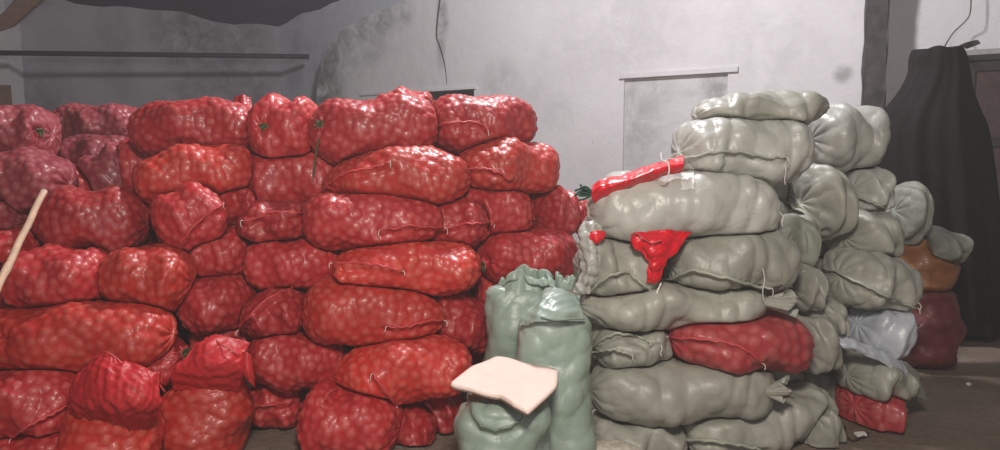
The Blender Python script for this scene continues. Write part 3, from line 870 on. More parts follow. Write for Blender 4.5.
for px, py, Y, T in [(170, 170, 4.75, 60), (200, 215, 4.6, 58), (165, 262, 4.5, 60), (215, 310, 4.45, 58), (290, 165, 4.85, 60), (320, 225, 4.6, 62), (275, 290, 4.5, 62), (300, 350, 4.4, 62),
                     (400, 160, 4.85, 60), (450, 158, 5.0, 44), (425, 215, 4.7, 60), (400, 270, 4.6, 60), (465, 262, 4.7, 60), (430, 300, 4.55, 56), (400, 345, 4.4, 56), (465, 348, 4.5, 60), (375, 400, 4.3, 60), (520, 250, 4.95, 50), (190, 360, 4.35, 50),
                     (60, 200, 4.6, 56), (20, 250, 4.5, 60), (110, 260, 4.45, 60), (140, 315, 4.3, 60), (40, 320, 4.3, 60), (130, 400, 4.1, 60)]:
    hw_ = 330 / Y
    R('red mesh sack deep inside the pile, glimpsed through the gaps between the front ones', (px - hw_ * .8, py, Y), (px + hw_ * .8, py, Y + .02), T, W=.5, group='red mesh sacks inside the pile', infl=1.2, k=6)
for px, py, Y, T in [(640, 240, 4.2, 62), (740, 235, 4.35, 66), (640, 300, 4.15, 62), (735, 300, 4.2, 62), (650, 365, 4.1, 62), (745, 365, 4.15, 62), (740, 190, 4.5, 56), (700, 425, 4.1, 56), (815, 225, 4.7, 60), (830, 290, 4.65, 64), (800, 340, 4.45, 60), (815, 180, 4.85, 60), (820, 385, 4.45, 56)]:
    hw_ = 300 / Y
    G('grey green woven sack deep inside the stack, glimpsed through the gaps between the front ones', (px - hw_ * .8, py, Y), (px + hw_ * .8, py, Y + .02), T, W=.46, group='woven sacks inside the stack', infl=1.2, k=6)
build_sacks()


def by(word):
    return next(s for s in SACKS if word in s.label)


# hanging cord from the tied mouth
s = by('long green cord')
p, nn = s.pick(320, 128)
q = at(313, 176, 4.13)
tb = MB().tube(spline([p + nn * .03, at(319, 134, 4.24), at(317, 146, 4.13), at(315, 162, 4.11), q], 24), 0.0050, 6)
cc_ = tb.build('hanging_cord', M['twine'], s.ob, True)

# flaps on the standing red sacks
P = lambda *rows: [[at(*c) for c in r] for r in rows]
sheet('loose_top', P([(76, 430, 3.30), (95, 428, 3.26), (120, 430, 3.24), (140, 430, 3.26), (152, 428, 3.30)],
                     [(70, 408, 3.20), (95, 406, 3.11), (120, 408, 3.08), (145, 408, 3.11), (160, 406, 3.20)],
                     [(72, 388, 3.20), (95, 385, 3.12), (120, 388, 3.09), (143, 386, 3.12), (158, 384, 3.22)],
                     [(84, 370, 3.26), (98, 366, 3.17), (118, 372, 3.15), (142, 374, 3.17), (160, 372, 3.25)],
                     [(98, 354, 3.32), (106, 352, 3.25), (122, 362, 3.22), (142, 366, 3.22), (163, 384, 3.28)]), M['net_fold'], s12.ob, 60, 60, .010, 34, 3)
MB().tube(spline([at(98, 354, 3.30), at(106, 352, 3.235), at(116, 358, 3.21), at(124, 365, 3.20), at(134, 371, 3.205), at(144, 370, 3.205), at(154, 378, 3.23), at(165, 392, 3.27)], 40), .0045, 6).build('hem', M['net_seam'], s12.ob, True)
sheet('loose_top', P([(176, 396, 3.54), (200, 392, 3.50), (222, 390, 3.50), (238, 392, 3.56)],
                     [(172, 374, 3.44), (200, 370, 3.40), (224, 368, 3.41), (244, 370, 3.48)],
                     [(186, 358, 3.48), (204, 352, 3.43), (224, 352, 3.45), (243, 356, 3.50)],
                     [(194, 348, 3.54), (208, 342, 3.48), (226, 344, 3.50), (246, 350, 3.54)],
                     [(204, 340, 3.60), (214, 336, 3.56), (228, 338, 3.55), (250, 344, 3.58)]), M['net_fold'], s13.ob, 50, 50, .008, 34, 5)
sheet('folded_flap', P([(240, 352, 3.50), (247, 352, 3.49), (252, 356, 3.5)], [(241, 368, 3.47), (248, 368, 3.46), (254, 372, 3.5)], [(249, 382, 3.47), (252, 384, 3.46), (255, 388, 3.5)]), M['net_fold'], s13.ob, 20, 14, .004, 30, 6)
MB().tube(spline([at(214, 338, 3.52), at(222, 345, 3.46), at(230, 349, 3.44), at(238, 354, 3.44)], 20), .0035, 6).build('hem', M['net_seam'], s13.ob, True)

# mouth of the tall teal sack, and folds of the broad one
s = by('tall teal green sack')
rs = np.random.RandomState(5)
zt_ = s.ob.location.z
tp = s.c + s.ex * s.a
collar(s.ob, tp + np.array([.02, 0, -.07]), s.b * .95, s.h * .9, .125, M['woven_teal'], 8, (.03, .0), inw=.7)
collar(s.ob, at(566, 288, 3.84), .055, .05, .06, M['woven_teal'], 12, (.02, .02), name='ruffled_corner', inw=1.1)
s = by('broad teal green sack')
sheet('folded_top', P([(520, 326, 3.40), (540, 322, 3.33), (560, 321, 3.32), (584, 322, 3.40)],
                      [(526, 314, 3.42), (542, 313, 3.36), (560, 314, 3.34), (583, 314, 3.42)],
                      [(536, 302, 3.50), (546, 300, 3.44), (560, 302, 3.42), (580, 304, 3.50)],
                      [(546, 290, 3.60), (556, 288, 3.55), (568, 292, 3.54), (580, 296, 3.58)]), M['woven_teal'], s.ob, 40, 40, .009, 20, 11)
MB().tube(spline([at(541, 317, 3.325), at(555, 320, 3.30), at(570, 319, 3.31), at(584, 319, 3.36)], 22), .0045, 6, .6).build('hem', M['woven_seam_teal'], s.ob, True)
# ruffles at the near edge of the grey green stack
s = by('arched open seam')
sheet('loose_mouth', P([(584, 222, 3.66), (594, 220, 3.60), (602, 226, 3.62)],
                       [(577, 236, 3.62), (590, 240, 3.55), (602, 242, 3.58)],
                       [(578, 252, 3.60), (590, 258, 3.52), (601, 258, 3.56)],
                       [(580, 272, 3.58), (588, 276, 3.52), (598, 274, 3.56)],
                       [(572, 292, 3.58), (580, 294, 3.53), (590, 294, 3.56)]), M['woven_pale'], s.ob, 50, 26, .012, 24, 12)
s = by('bluish white shiny')
sheet('torn_film', P([(838, 334, 3.90), (860, 342, 3.88), (885, 352, 3.92), (905, 362, 3.98)],
                     [(840, 344, 3.87), (862, 350, 3.85), (885, 358, 3.88), (908, 372, 3.95)],
                     [(846, 350, 3.88), (868, 357, 3.86), (888, 366, 3.88), (912, 392, 3.95)]), M['woven_white'], s.ob, 24, 40, .008, 28, 14)
s = by('saggy grey woven')
sheet('hanging_hem', P([(892, 358, 3.98), (905, 362, 4.0), (918, 370, 4.08)],
                       [(896, 374, 3.94), (908, 378, 3.96), (922, 384, 4.06)],
                       [(904, 392, 3.93), (914, 396, 3.96), (928, 400, 4.06)]), M['woven'], s.ob, 26, 26, .008, 24, 15)

# ---- loose red sacks laid between the woven ones
e1, g = sheet('empty_mesh_sack', P([(684, 156, 3.70), (684, 164, 3.60), (682, 172, 3.62)],
                                   [(658, 163, 3.66), (657, 170, 3.55), (658, 178, 3.60)],
                                   [(628, 172, 3.66), (628, 180, 3.54), (630, 188, 3.60)],
                                   [(604, 178, 3.66), (603, 187, 3.56), (606, 196, 3.60)],
                                   [(593, 185, 3.66), (591, 194, 3.60), (594, 203, 3.64)]), M['net_bright'], None, 60, 24, .008, 22, 21, .012)
tag(e1, 'empty bright red mesh sack rolled into a strip atop the woven stack', 'empty sack', 'loose empty red sacks')
tb = MB()
c0 = at(592, 194, 3.62)
for k in range(11):
    d = np.array([-0.05 - .03 * rs.rand(), .03 * rs.normal(), .028 * rs.normal()])
    tb.tube(spline([c0 + np.array([.01, 0, 0]), c0 + d * .5 + np.array([0, 0, .01 * rs.normal()]), c0 + d], 8), .0055, 6)
tb.build('twine_tail', M['dark_twine'], e1, True)
tb = MB().tube(spline([at(661, 153, 3.60), at(662, 160, 3.56), at(668, 163, 3.53), at(669, 172, 3.52), at(666, 180, 3.52), at(661, 180, 3.52)], 26), .004, 6)
tb.build('drawstring', M['thread'], e1, True)
e2, g = sheet('empty_mesh_sack', P([(630, 236, 3.54), (648, 231, 3.50), (668, 230, 3.50), (692, 232, 3.56)],
                                   [(633, 246, 3.50), (648, 244, 3.45), (664, 243, 3.45), (682, 244, 3.50)],
                                   [(644, 256, 3.48), (652, 256, 3.44), (662, 256, 3.44), (674, 256, 3.48)],
                                   [(647, 270, 3.49), (652, 270, 3.46), (658, 270, 3.46), (664, 268, 3.48)],
                                   [(647, 282, 3.50), (652, 284, 3.48), (656, 283, 3.48), (661, 280, 3.50)]), M['net_bright'], None, 56, 44, .013, 26, 24, .006)
tag(e2, 'empty bright red mesh sack draped over the woven stack and hanging down in front', 'empty sack', 'loose empty red sacks')
MB().tube(spline([at(630, 236, 3.50), at(636, 233, 3.48), at(646, 240, 3.44), at(652, 243, 3.42), at(662, 240, 3.42)], 24), .0035, 6).build('hem', M['net_seam'], e2, True)
tb = MB().tube(spline([at(661, 283, 3.52), at(658, 290, 3.50), at(655, 297, 3.50)], 10), .005, 6)
tb.build('drawstring', M['thread'], e2, True)
e3, g = sheet('empty_mesh_sack', P([(588, 232, 3.58), (596, 230, 3.56), (605, 232, 3.58)], [(589, 238, 3.54), (597, 238, 3.52), (604, 238, 3.55)], [(593, 243, 3.54), (597, 244, 3.53), (600, 242, 3.55)]), M['net_bright'], None, 20, 20, .006, 26, 27, .006)
tag(e3, 'scrap of red mesh sack peeping out at the ruffled edge of the woven stack', 'empty sack', 'loose empty red sacks')
e4, g = sheet('empty_mesh_sack', P([(236, 96, 4.62), (243, 95, 4.60), (251, 97, 4.62)], [(233, 104, 4.58), (242, 104, 4.55), (252, 105, 4.58)], [(236, 112, 4.52), (243, 112, 4.50), (251, 113, 4.52)]), M['net'], None, 20, 20, .010, 26, 28, .03)
tag(e4, 'crumpled red mesh tuft sticking up behind the top row of the tall red pile', 'empty sack', 'loose empty red sacks')
e5, g = sheet('sacking_scrap', P([(584, 443, 3.50), (610, 440, 3.46), (640, 443, 3.50)], [(582, 450, 3.42), (610, 448, 3.38), (642, 450, 3.42)], [(584, 462, 3.40), (610, 462, 3.36), (642, 462, 3.40)]), M['burlap'], None, 30, 40, .008, 26, 29, .01)
tag(e5, 'off-white piece of sacking at the foot of the grey green stack', 'sacking')

# ---- cream pad on the short teal sack
top = [at(450, 383, 3.02), at(474, 366, 3.22), at(496, 356, 3.36), at(558, 370, 3.22), at(556, 386, 3.02), at(528, 411, 2.80), at(513, 405, 2.84), at(500, 396, 2.92), at(480, 391, 2.95)]
def pad():
    P0 = np.array(top)
    # plane through the corners, then a slightly dished thick slab
    zc = P0[:, 2].mean()
    cx, cy = P0[:, 0].mean(), P0[:, 1].mean()
    n = 14; m_ = len(P0) * 10
    loop = []
    for i in range(len(P0)):
        a, b_ = P0[i], P0[(i + 1) % len(P0)]
        for q in range(10):
            f = q / 10
            p = a * (1 - f) + b_ * f
            loop.append(p)
    loop = np.array(loop)
    for _ in range(1):
        loop = (np.roll(loop, 1, 0) + loop * 2 + np.roll(loop, -1, 0)) / 4
    wob = np.array([0.003 * math.sin(i * 0.9) + .002 * math.sin(i * 2.3) for i in range(m_)])
    ctr = np.array([cx, cy, zc])
    def hz(p, f):
        return 0.010 * math.sin(p[0] * 14 + 1) * math.cos(p[1] * 11) + 0.004 * math.sin(p[0] * 40)
    V, Fc, mi = [], [], []
    th = 0.022
    rings = []
    for k in range(n):
        f = 1 - (k / n)
        rr = [ctr + (loop[i] + (loop[i] - ctr) * wob[i] - ctr) * f for i in range(m_)]
        rings.append([p + np.array([0, 0, hz(p, f) * (1 if k else .6)]) for p in rr])
    mid = [p + np.array([0, 0, -th * .5]) + (p - ctr) * 0.02 for p in rings[0]]
    bot = [p + np.array([0, 0, -th]) for p in rings[0]]
    order = rings[::-1] + [mid, bot]
    for r_ in order: V += r_
    V.append(ctr + np.array([0, 0, hz(ctr, 0)])); V.append(ctr + np.array([0, 0, hz(ctr, 0) - th]))
    for k in range(len(order) - 1):
        for i in range(m_):
            j = (i + 1) % m_
            Fc.append((k * m_ + i, (k + 1) * m_ + i, (k + 1) * m_ + j, k * m_ + j)); mi.append(1 if k >= n else 0)
    c0, c1 = len(order) * m_, len(order) * m_ + 1
    for i in range(m_):
        j = (i + 1) % m_
        Fc.append((c0, i, j)); mi.append(0)
        L_ = (len(order) - 1) * m_
        Fc.append((c1, L_ + j, L_ + i)); mi.append(1)
    ob = link_mesh('felt_pad', V, Fc, M['pad'], None, mats2=[M['pad_edge']], midx=mi)
    tag(ob, 'cream white flat pad with frayed brown edge lying on the short teal sack', 'pad')
    return ob
pad()

# ---- cane leaning in front of the low red stack
p0, p1 = at(-14, 312, 2.35), at(44, 191, 2.75)
tb = MB()
L_ = np.linspace(0, 1, 30)
tb.tube([p0 * (1 - f) + p1 * f + np.array([0.0015 * math.sin(f * 20), 0, 0]) for f in np.linspace(-2.66, 1, 60)], [0.0145 - .003 * f + (.002 if i % 12 == 0 else 0) for i, f in enumerate(np.linspace(0, 1, 60))], 12)
tag(tb.build('wooden_cane', M['cane'], None, True), 'pale dry wooden cane leaning up at a slant before the low red stack', 'stick')

# ================================================================ THE SETTING
W0 = np.array([2.136, 8.9, 0.0]); WD = np.array([0.8090, -0.5878, 0.0]); WN = np.array([-0.5878, -0.8090, 0.0])


def on_wall(px, py, off=0.0):
    """(s, z) on the long wall for a photograph pixel"""
    o = W0 + WN * off
    d = at(px, py, 1.0) - CAM
    # CAM + d*t = o + WD*s + z
    A = np.array([[d[0], -WD[0]], [d[1], -WD[1]]])
    t, s_ = np.linalg.solve(A, np.array([o[0] - CAM[0], o[1] - CAM[1]]))
    return s_, CAM[2] + d[2] * t


def wall_pt(s_, z, off=0.0):
    return W0 + WD * s_ + WN * off + np.array([0, 0, z])


def poly_slab(name, outer, holes, off0, off1, material):
    loops = [[Vector((a, b_, 0)) for a, b_ in outer]] + [[Vector((a, b_, 0)) for a, b_ in h] for h in holes]
    tri = tessellate_polygon(loops)
    flat = [q for l in loops for q in l]
    n = len(flat)
    V = [wall_pt(q.x, q.y, off0) for q in flat] + [wall_pt(q.x, q.y, off1) for q in flat]
    Fc = []
    for t in tri:
        Fc.append(tuple(t)); Fc.append(tuple(x + n for x in t[::-1]))
    b_ = 0
    for l in loops:
        for i in range(len(l)):
            j = (i + 1) % len(l)
            Fc.append((b_ + i, b_ + j, b_ + j + n, b_ + i + n))
        b_ += len(l)
    ob = link_mesh(name, V, Fc, material, None, smooth=False)
    import bmesh
    bm = bmesh.new(); bm.from_mesh(ob.data); bmesh.ops.recalc_face_normals(bm, faces=bm.faces); bm.to_mesh(ob.data); bm.free()
    return ob


edge_px = [(318, 130), (316, 100), (318, 78), (322, 60), (329, 46), (338, 34), (350, 25), (366, 16), (384, 9), (402, 1), (425, -10)]
edge = [on_wall(*p) for p in edge_px]
TOPZ = 8.0
outer = [(edge[0][0], 0.0)] + edge + [(edge[-1][0] + 1.2, TOPZ), (8.0, TOPZ), (8.0, 0.0)]
# grated opening and walled-up doorway
wa, wb = on_wall(403, 92), on_wall(474, 89)
zt = (on_wall(440, 91)[1])
win = [(wa[0], zt), (wb[0], zt), (wb[0], zt - .62), (wa[0], zt - .62)]
na, nb_ = on_wall(624, 78), on_wall(728, 73)
zn = (na[1] + nb_[1]) / 2
nic = [(na[0], zn), (nb_[0], zn), (nb_[0], .02), (na[0], .02)]
tag(poly_slab('wall_long', outer, [win, nic], 0.0, -0.28, M['wall_main']), kind='structure')
tag(poly_slab('wall_niche', [(na[0] - .05, zn + .05), (nb_[0] + .05, zn + .05), (nb_[0] + .05, 0), (na[0] - .05, 0)], [], -0.035, -0.2, M['brick_fill']), kind='structure')
# lintel lips
mb = MB(); mb.box(wall_pt(na[0] - .06, zn, .0), WD * (nb_[0] - na[0] + .18), WN * .035, (0, 0, .055))
tag(mb.build('trim_1', M['wall_main']), kind='structure')
cr = [wall_pt(*on_wall(*q), .004) for q in [(441, -6), (438, 18), (437, 36), (440, 46), (444, 60), (446, 72), (447, 84)]]
tag(MB().tube(spline(cr, 40), [.026 - .020 * i / 39 for i in range(40)], 6, .4, up=WN).build('wall_crack', M['iron'], None, True), kind='structure')
# window: backing, frame, bars
wr = MB(); wr.box(wall_pt(wa[0], zt - .62, -.27), WD * (wb[0] - wa[0]), WN * .02, (0, 0, .62))
w1 = wr.build('window_1', M['iron']); tag(w1, kind='structure')
for q in range(11):
    mb = MB(); x = wa[0] + .04 + (wb[0] - wa[0] - .08) * q / 10
    mb.tube([wall_pt(x, zt - .6, -.08), wall_pt(x, zt - .02, -.08)], .012, 8)
    mb.build('bar', M['iron'], w1, True)
mb = MB()
mb.box(wall_pt(wa[0], zt - .05, -.10), WD * (wb[0] - wa[0]), WN * .05, (0, 0, .05))
mb.box(wall_pt(wb[0] - .05, zt - .62, -.10), WD * .05, WN * .05, (0, 0, .62))
mb.box(wall_pt(wa[0], zt - .62, -.10), WD * .05, WN * .05, (0, 0, .62))
mb.build('window_frame', M['iron'], w1)
mb = MB(); l0 = on_wall(386, 96)
mb.box(wall_pt(wa[0] - .9, zt + .0, .0), WD * (wb[0] - wa[0] + .95), WN * .03, (0, 0, .04))
tag(mb.build('trim_2', M['wall_main']), kind='structure')

# recessed end of the long wall, up to the far corner
c_s, c_z = on_wall(279, 27, -.30)
out2 = [(c_s - .05, 0), (c_s - .05, TOPZ), (edge[-1][0] + 2.0, TOPZ), (edge[-1][0] + 2.0, 0)]
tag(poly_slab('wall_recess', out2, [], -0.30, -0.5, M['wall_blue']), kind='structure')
# sooty rim where the plaster breaks off
rim = [(a - .0 + .02 * math.sin(i * 3), b_) for i, (a, b_) in enumerate(spline(edge, 60))]
inner = []
for i, (a, b_) in enumerate(rim):
    f = i / 59
    wdt = (0.42 * (1 - f) + .06) * (0.75 + .35 * math.sin(i * 1.3) * math.sin(i * .37 + 1)) + .03
    if f > .45: inner.append((a + wdt * .3, b_ - wdt * .55))
    else: inner.append((a + wdt, b_ - .1 * f))
# far wall
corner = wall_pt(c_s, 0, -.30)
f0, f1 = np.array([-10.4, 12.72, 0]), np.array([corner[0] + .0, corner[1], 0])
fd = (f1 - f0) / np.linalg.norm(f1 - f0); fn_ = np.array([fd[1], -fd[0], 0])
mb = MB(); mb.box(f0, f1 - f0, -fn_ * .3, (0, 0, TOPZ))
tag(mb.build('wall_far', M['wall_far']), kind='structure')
# pier and board at the near end of the far wall
def far_pt(px, py, off=0.0):
    o = f0 + fn_ * off
    d = at(px, py, 1.0) - CAM
    A = np.array([[d[0], -fd[0]], [d[1], -fd[1]]])
    t, s_ = np.linalg.solve(A, np.array([o[0] - CAM[0], o[1] - CAM[1]]))
    return CAM + d * t
a_ = far_pt(8, 60, .5); b_ = far_pt(-60, 60, .5)
mb = MB(); mb.box([b_[0], b_[1], 0], [a_[0] - b_[0], a_[1] - b_[1], 0], -fn_ * .5, (0, 0, 7))
tag(mb.build('wall_pier', M['wall_main']), kind='structure')
# gusset beam over the pier
q1, q2, q3 = far_pt(-40, 45, .52), far_pt(9, 20, .52), far_pt(36, -4, .52)
mb = MB()
mb.tube([q1 + np.array([0, 0, .1]), q2, q3 + (q3 - q2) * .6], .18, 4, .8)
tag(mb.build('roof_brace', M['tan']), 'brownish slanting roof brace over the whitewashed pier', 'beam')
a_ = far_pt(9.5, 85, .56); b_ = far_pt(-40, 85, .56); z1 = far_pt(5, 85, .56)[2]
mb = MB(); mb.box([b_[0], b_[1], 0], [a_[0] - b_[0], a_[1] - b_[1], 0], -fn_ * .05, (0, 0, z1))
tag(mb.build('tan_board', M['tan']), 'tan board standing against the pier behind the low red stack', 'board')

# pipes along the far wall
p_, q_ = far_pt(-20, 52.6, 1.15), far_pt(309, 56.6, .95)
tb = MB().tube([p_ + (q_ - p_) * f for f in np.linspace(0, 1, 12)], .040, 12)
tag(tb.build('water_pipe', M['pipe'], None, True), 'dark rusty pipe running level in front of the far wall', 'pipe')

# floor and ceiling
mb = MB()
nx = 60
xs = np.linspace(-12, 9, nx); ys = np.linspace(-2.5, 15, nx)
V = [[x, y, 0.006 * math.sin(x * 3.1 + y) + .006 * math.sin(y * 4.3 - x * 1.7) - 0.012] for y in ys for x in xs]
mb.add(V, grid_faces(nx, nx).tolist())
fl = mb.build('floor', M['floor'], None, True); tag(fl, kind='structure')
C0 = np.array([-3.95, 13.33, 3.67]); P2 = np.array([-2.54, 12.3, 3.94]); P3 = np.array([-7.45, 13.0, 4.08])
C0 = far_pt(276, 27); P3 = far_pt(62, -1)
s_, z_ = on_wall(340, 1, -.30); P2 = wall_pt(s_, z_, -.30)
A = np.array([[P2[0] - C0[0], P2[1] - C0[1]], [P3[0] - C0[0], P3[1] - C0[1]]])
ca, cb = np.linalg.solve(A, [P2[2] - C0[2], P3[2] - C0[2]])
print('ceiling', ca, cb)
V = []
nx = 50
rs = np.random.RandomState(2)
for y in np.linspace(-2.5, 14.5, nx):
    for x in np.linspace(-12, 9, nx):
        z = C0[2] + ca * (x - C0[0]) + cb * (y - C0[1])
        z = min(z, 6.2 + .02 * z) + 0.05 * math.sin(x * 2.7 + y * 1.3) + .03 * math.sin(x * 6.1 - y * 3)
        V.append([x, y, z])
mb = MB().add(V, grid_faces(nx, nx).tolist())
mb.add([[v[0], v[1], v[2] + .15] for v in V], [f[::-1] for f in grid_faces(nx, nx).tolist()])
ce = mb.build('ceiling', M['ceiling'], None, True); tag(ce, kind='structure')

# post
pc = at(874, 60, 7.42); pc[2] = 0
hw = .082
d1 = np.array([.94, -.34, 0]); d2 = np.array([.34, .94, 0])
mb = MB()
n = 40
V = []
for i in range(n + 1):
    z = 6.0 * i / n
    for k, (u, v) in enumerate([(-1, -1), (-.9, -1.06), (.9, -1.06), (1, -1), (1.05, -.85), (1, .9), (.9, 1), (-.9, 1), (-1, .9)]):
        w = .006 * math.sin(i * 1.9 + k * 2.1) + .004 * math.sin(i * 4.7 + k)
        p = pc + d1 * (u * (hw + w)) * 1.18 + d2 * (v * (hw + w) * 1.0)
        V.append([p[0] + .003 * math.sin(z), p[1], z])
mb.add(V, grid_faces(n + 1, 9, True).tolist()); mb.add([V[-9 + k] for k in range(9)], [tuple(range(9))])
tag(mb.build('roof_post', M['post'], None, False), 'dark weathered square timber post in front of the whitewashed wall', 'post')

# black cloth draped over something tall
def cloak():
    spec = [(50, 937, 20, .34), (58, 937, 23, .36), (74, 938, 25, .38), (92, 935, 31, .42), (112, 931, 42, .50), (130, 930, 50, .56), (165, 932, 53, .60), (215, 936, 54, .62), (262, 944, 50, .60), (300, 950, 44, .56), (326, 952, 44, .55)]
    Yc = 6.0
    ctrl = []
    for py, px, hwp, dep in spec:
        c_ = at(px, py, Yc); ctrl.append([c_[0], c_[2], hwp * Yc / F, dep])
    c_ = spline(ctrl, 70)
    nv = 120
    V = []
    for i, (x, z, w, dep) in enumerate(c_):
        f = i / 69
        for j in range(nv):
            a = 2 * math.pi * j / nv
            fo = 1 + (.02 + .06 * f) * math.sin(a * 9 + 2.2 * math.sin(f * 3) + 1) + (.01 + .04 * f) * math.sin(a * 17 + f * 5)
            V.append([x + w * math.cos(a) * fo, Yc + dep * .62 * math.sin(a) * fo, max(z + .012 * math.sin(a * 5) * (1 - f), 0.0)])
    Fc = grid_faces(70, nv, True).tolist()
    top = len(V)
    V.append([c_[0][0], Yc, c_[0][1] + .015])
    Fc += [[top, (j + 1) % nv, j] for j in range(nv)]
    ob = link_mesh('draped_cloth', V, [tuple(f) for f in Fc], M['black_cloth'])
    import bmesh
    bm = bmesh.new(); bm.from_mesh(ob.data); bmesh.ops.recalc_face_normals(bm, faces=bm.faces); bm.to_mesh(ob.data); bm.free()
    tag(ob, 'black cloth draped to the floor over a tall object beside the dark cabinet', 'cloth')
    return ob
ck = cloak()
# peak of the cloth, caught up by a cord
mb = MB().tube(spline([at(944, 49, 5.98), at(946, 44, 6.4), at(954, 32, 7.1), at(968, 18, 7.08), at(971, 4, 7.08), at(970, -12, 7.08)], 30), .006, 6)
tag(mb.build('hanging_cord', M['wire'], None, True), 'thin cord running up the whitewashed wall from the black cloth', 'cord')
sh, g = sheet('cloth_peak', P([(950, 50, 6.02), (960, 46, 6.02), (966, 49, 6.02)], [(958, 47, 6.02), (968, 42, 6.02), (974, 46, 6.02)], [(968, 43, 6.02), (976, 40, 6.02), (979, 44, 6.02)]), M['post'], ck, 20, 20, .015, 10, 33, .02)

# dark cabinet
cy = 6.72
tl = at(962, 56, cy); dC = WD; nC = WN
Wc, Dc, Hc = 1.5, .42, tl[2]
o = np.array([tl[0], tl[1], 0])
cab = MB()
cab.box(o - nC * Dc, dC * Wc, nC * .02, (0, 0, Hc))
cab.box(o - nC * Dc, dC * .04, nC * Dc, (0, 0, Hc)); cab.box(o + dC * (Wc - .04) - nC * Dc, dC * .04, nC * Dc, (0, 0, Hc))
cab.box(o - nC * Dc + np.array([0, 0, Hc - .05]), dC * Wc, nC * (Dc + .03), (0, 0, .05))
cab.box(o - nC * Dc, dC * Wc, nC * Dc, (0, 0, .12))
for z in (.62, 1.18, 1.72):
    cab.box(o - nC * Dc + np.array([0, 0, z]), dC * Wc, nC * (Dc - .02), (0, 0, .03))
cb_ = cab.build('cabinet', M['cab']); tag(cb_, 'tall dark wooden cabinet with reddish door panels beside the black cloth', 'cabinet')
for k, x0 in enumerate((.04, .76)):
    w = .70
    mb = MB(); oo = o + dC * x0 + nC * .002
    mb.box(oo + np.array([0, 0, .14]), dC * .07, nC * .025, (0, 0, Hc - .20)); mb.box(oo + dC * (w - .07) + np.array([0, 0, .14]), dC * .07, nC * .025, (0, 0, Hc - .20))
    for z in (.14, .90, 1.52, Hc - .14):
        mb.box(oo + dC * .07 + np.array([0, 0, z]), dC * (w - .14), nC * .025, (0, 0, .08))
    dr = mb.build('cabinet_door', M['cab'], cb_)
    for z0, z1_, m_ in ((.22, .90, 'cab'), (.98, 1.52, 'cab_red'), (1.60, Hc - .14, 'cab_red')):
        pb_ = MB(); pb_.box(oo + dC * .07 + np.array([0, 0, z0]), dC * (w - .14), nC * .010, (0, 0, z1_ - z0)); pb_.build('door_panel', M[m_], dr)
    hb = MB().tube([oo + dC * (w - .035 if k == 0 else .035) + nC * .05 + np.array([0, 0, 1.15]), oo + dC * (w - .035 if k == 0 else .035) + nC * .05 + np.array([0, 0, 1.30])], .009, 8)
    hb.build('door_handle', M['iron'], dr, True)
mb = MB(); mb.box(o - nC * Dc + np.array([0, 0, Hc + .002]), dC * Wc * .98, nC * (Dc + .01), (0, 0, .045))
tag(mb.build('dusty_board', M['cab_top']), 'pale dusty board lying on top of the dark cabinet', 'board')

# small litter on the floor
def scrap(px, py, w, d, ang, lab, mt='litter'):
    zz = 0.003
    dd = at(px, py, 1.0) - CAM
    t = (zz - HC) / dd[2]
    p = CAM + dd * t
    c_, s_ = math.cos(ang), math.sin(ang)
    mb = MB(); mb.box(p, [w * c_, w * s_, 0.002], [-d * s_, d * c_, 0.004], (0, 0, .012))
    tag(mb.build('paper_scrap', M[mt]), lab, 'litter')
scrap(857, 437, .055, .03, .1, 'white paper scrap lying on the floor in front of the short red sack')
scrap(969, 386, .022, .02, .4, 'tiny white crumb of litter out on the open floor')
scrap(908, 412, .02, .035, 1.2, 'small white scrap against the end of the short red sack')
def floor_at(px, py, z=.006):
    dd = at(px, py, 1.0) - CAM
    return CAM + dd * ((z - HC) / dd[2])
tb = MB().tube(spline([floor_at(845, 426), floor_at(846, 434), floor_at(852, 440), floor_at(862, 437), floor_at(868, 433)], 26), .006, 6)
tag(tb.build('wire_loop', M['wire'], None, True), 'thin brown wire loop on the floor by the white paper scrap', 'wire')

# ================================================================ CAMERA, LIGHT
cd = bpy.data.cameras.new('camera'); co = bpy.data.objects.new('camera', cd); COL.objects.link(co)
cd.sensor_width = 36; cd.lens = 27
co.location = (0, 0, HC); co.rotation_euler = (math.pi / 2 - PITCH, 0, 0)
SC.camera = co
cd.clip_end = 100


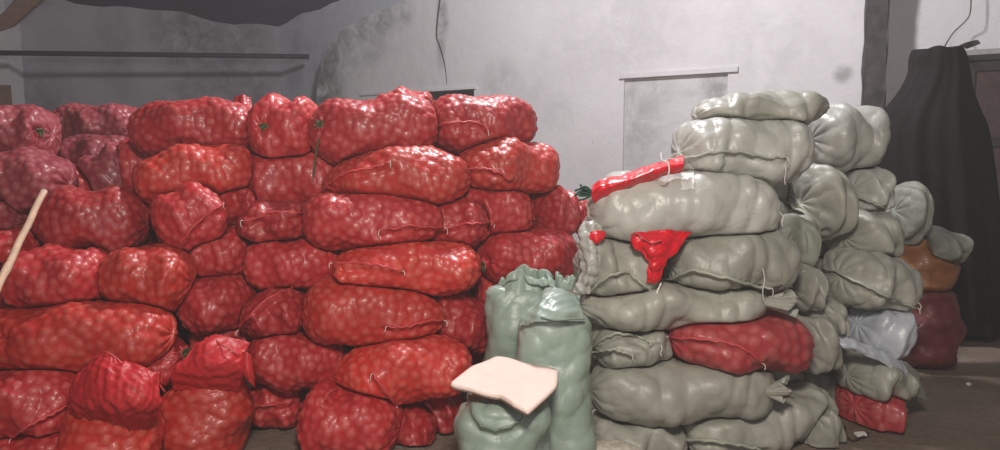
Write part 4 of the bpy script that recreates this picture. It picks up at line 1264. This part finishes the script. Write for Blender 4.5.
def lamp(name, loc, power, size, color, target=None):
    l = bpy.data.lights.new(name, 'AREA'); l.shape = 'DISK'; l.size = size; l.energy = power; l.color = color
    o_ = bpy.data.objects.new(name, l); COL.objects.link(o_); o_.location = loc
    t = Vector(target) - Vector(loc) if target else Vector((0, 0, -1))
    o_.rotation_euler = t.to_track_quat('-Z', 'Y').to_euler()
    return o_


lamp('hanging_lamp', (0.1, 0.2, 2.9), 105, .6, (1.0, .91, .82), (0.2, 3.9, .6))
pl_ = bpy.data.lights.new('ceiling_lamp', 'POINT'); pl_.shadow_soft_size = .25; pl_.energy = 640; pl_.color = (1.0, .965, .98)
po_ = bpy.data.objects.new('ceiling_lamp', pl_); COL.objects.link(po_); po_.location = (0.1, 5.6, 4.7)
w = bpy.data.worlds.new('world'); SC.world = w; w.use_nodes = True
w.node_tree.nodes['Background'].inputs[0].default_value = (.80, .85, 1.0, 1)
w.node_tree.nodes['Background'].inputs[1].default_value = .28
vs = w.node_tree.nodes.new('ShaderNodeVolumeScatter')          # dusty air of the store
vs.inputs['Density'].default_value = HAZE; vs.inputs['Color'].default_value = (.97, .94, .97, 1); vs.inputs['Anisotropy'].default_value = .2
w.node_tree.links.new(vs.outputs[0], w.node_tree.nodes['World Output'].inputs['Volume'])
l = bpy.data.lights.new('rear_fill_light', 'AREA'); l.shape = 'RECTANGLE'; l.size = 4.0; l.size_y = 3.0; l.energy = 50; l.color = (.93, .95, 1.0)  # added fill light behind the camera, in place of the world's ambient light
o_ = bpy.data.objects.new('rear_fill_light', l); COL.objects.link(o_); o_.location = (-0.5, -3.2, 1.9); o_.rotation_euler = (math.pi / 2, 0, 0)
SC.view_settings.view_transform = 'Standard'
SC.view_settings.look = 'None'
SC.view_settings.exposure = 0.18
SC.view_settings.gamma = 1
SC.view_settings.use_curve_mapping = False
for o_ in SC.objects:
    if '_o' in o_: del o_['_o']
    if '_edge' in o_: del o_['_edge']
for s in SACKS:
    if len(s.label.split()) > 16: print('LONG', len(s.label.split()), s.label)
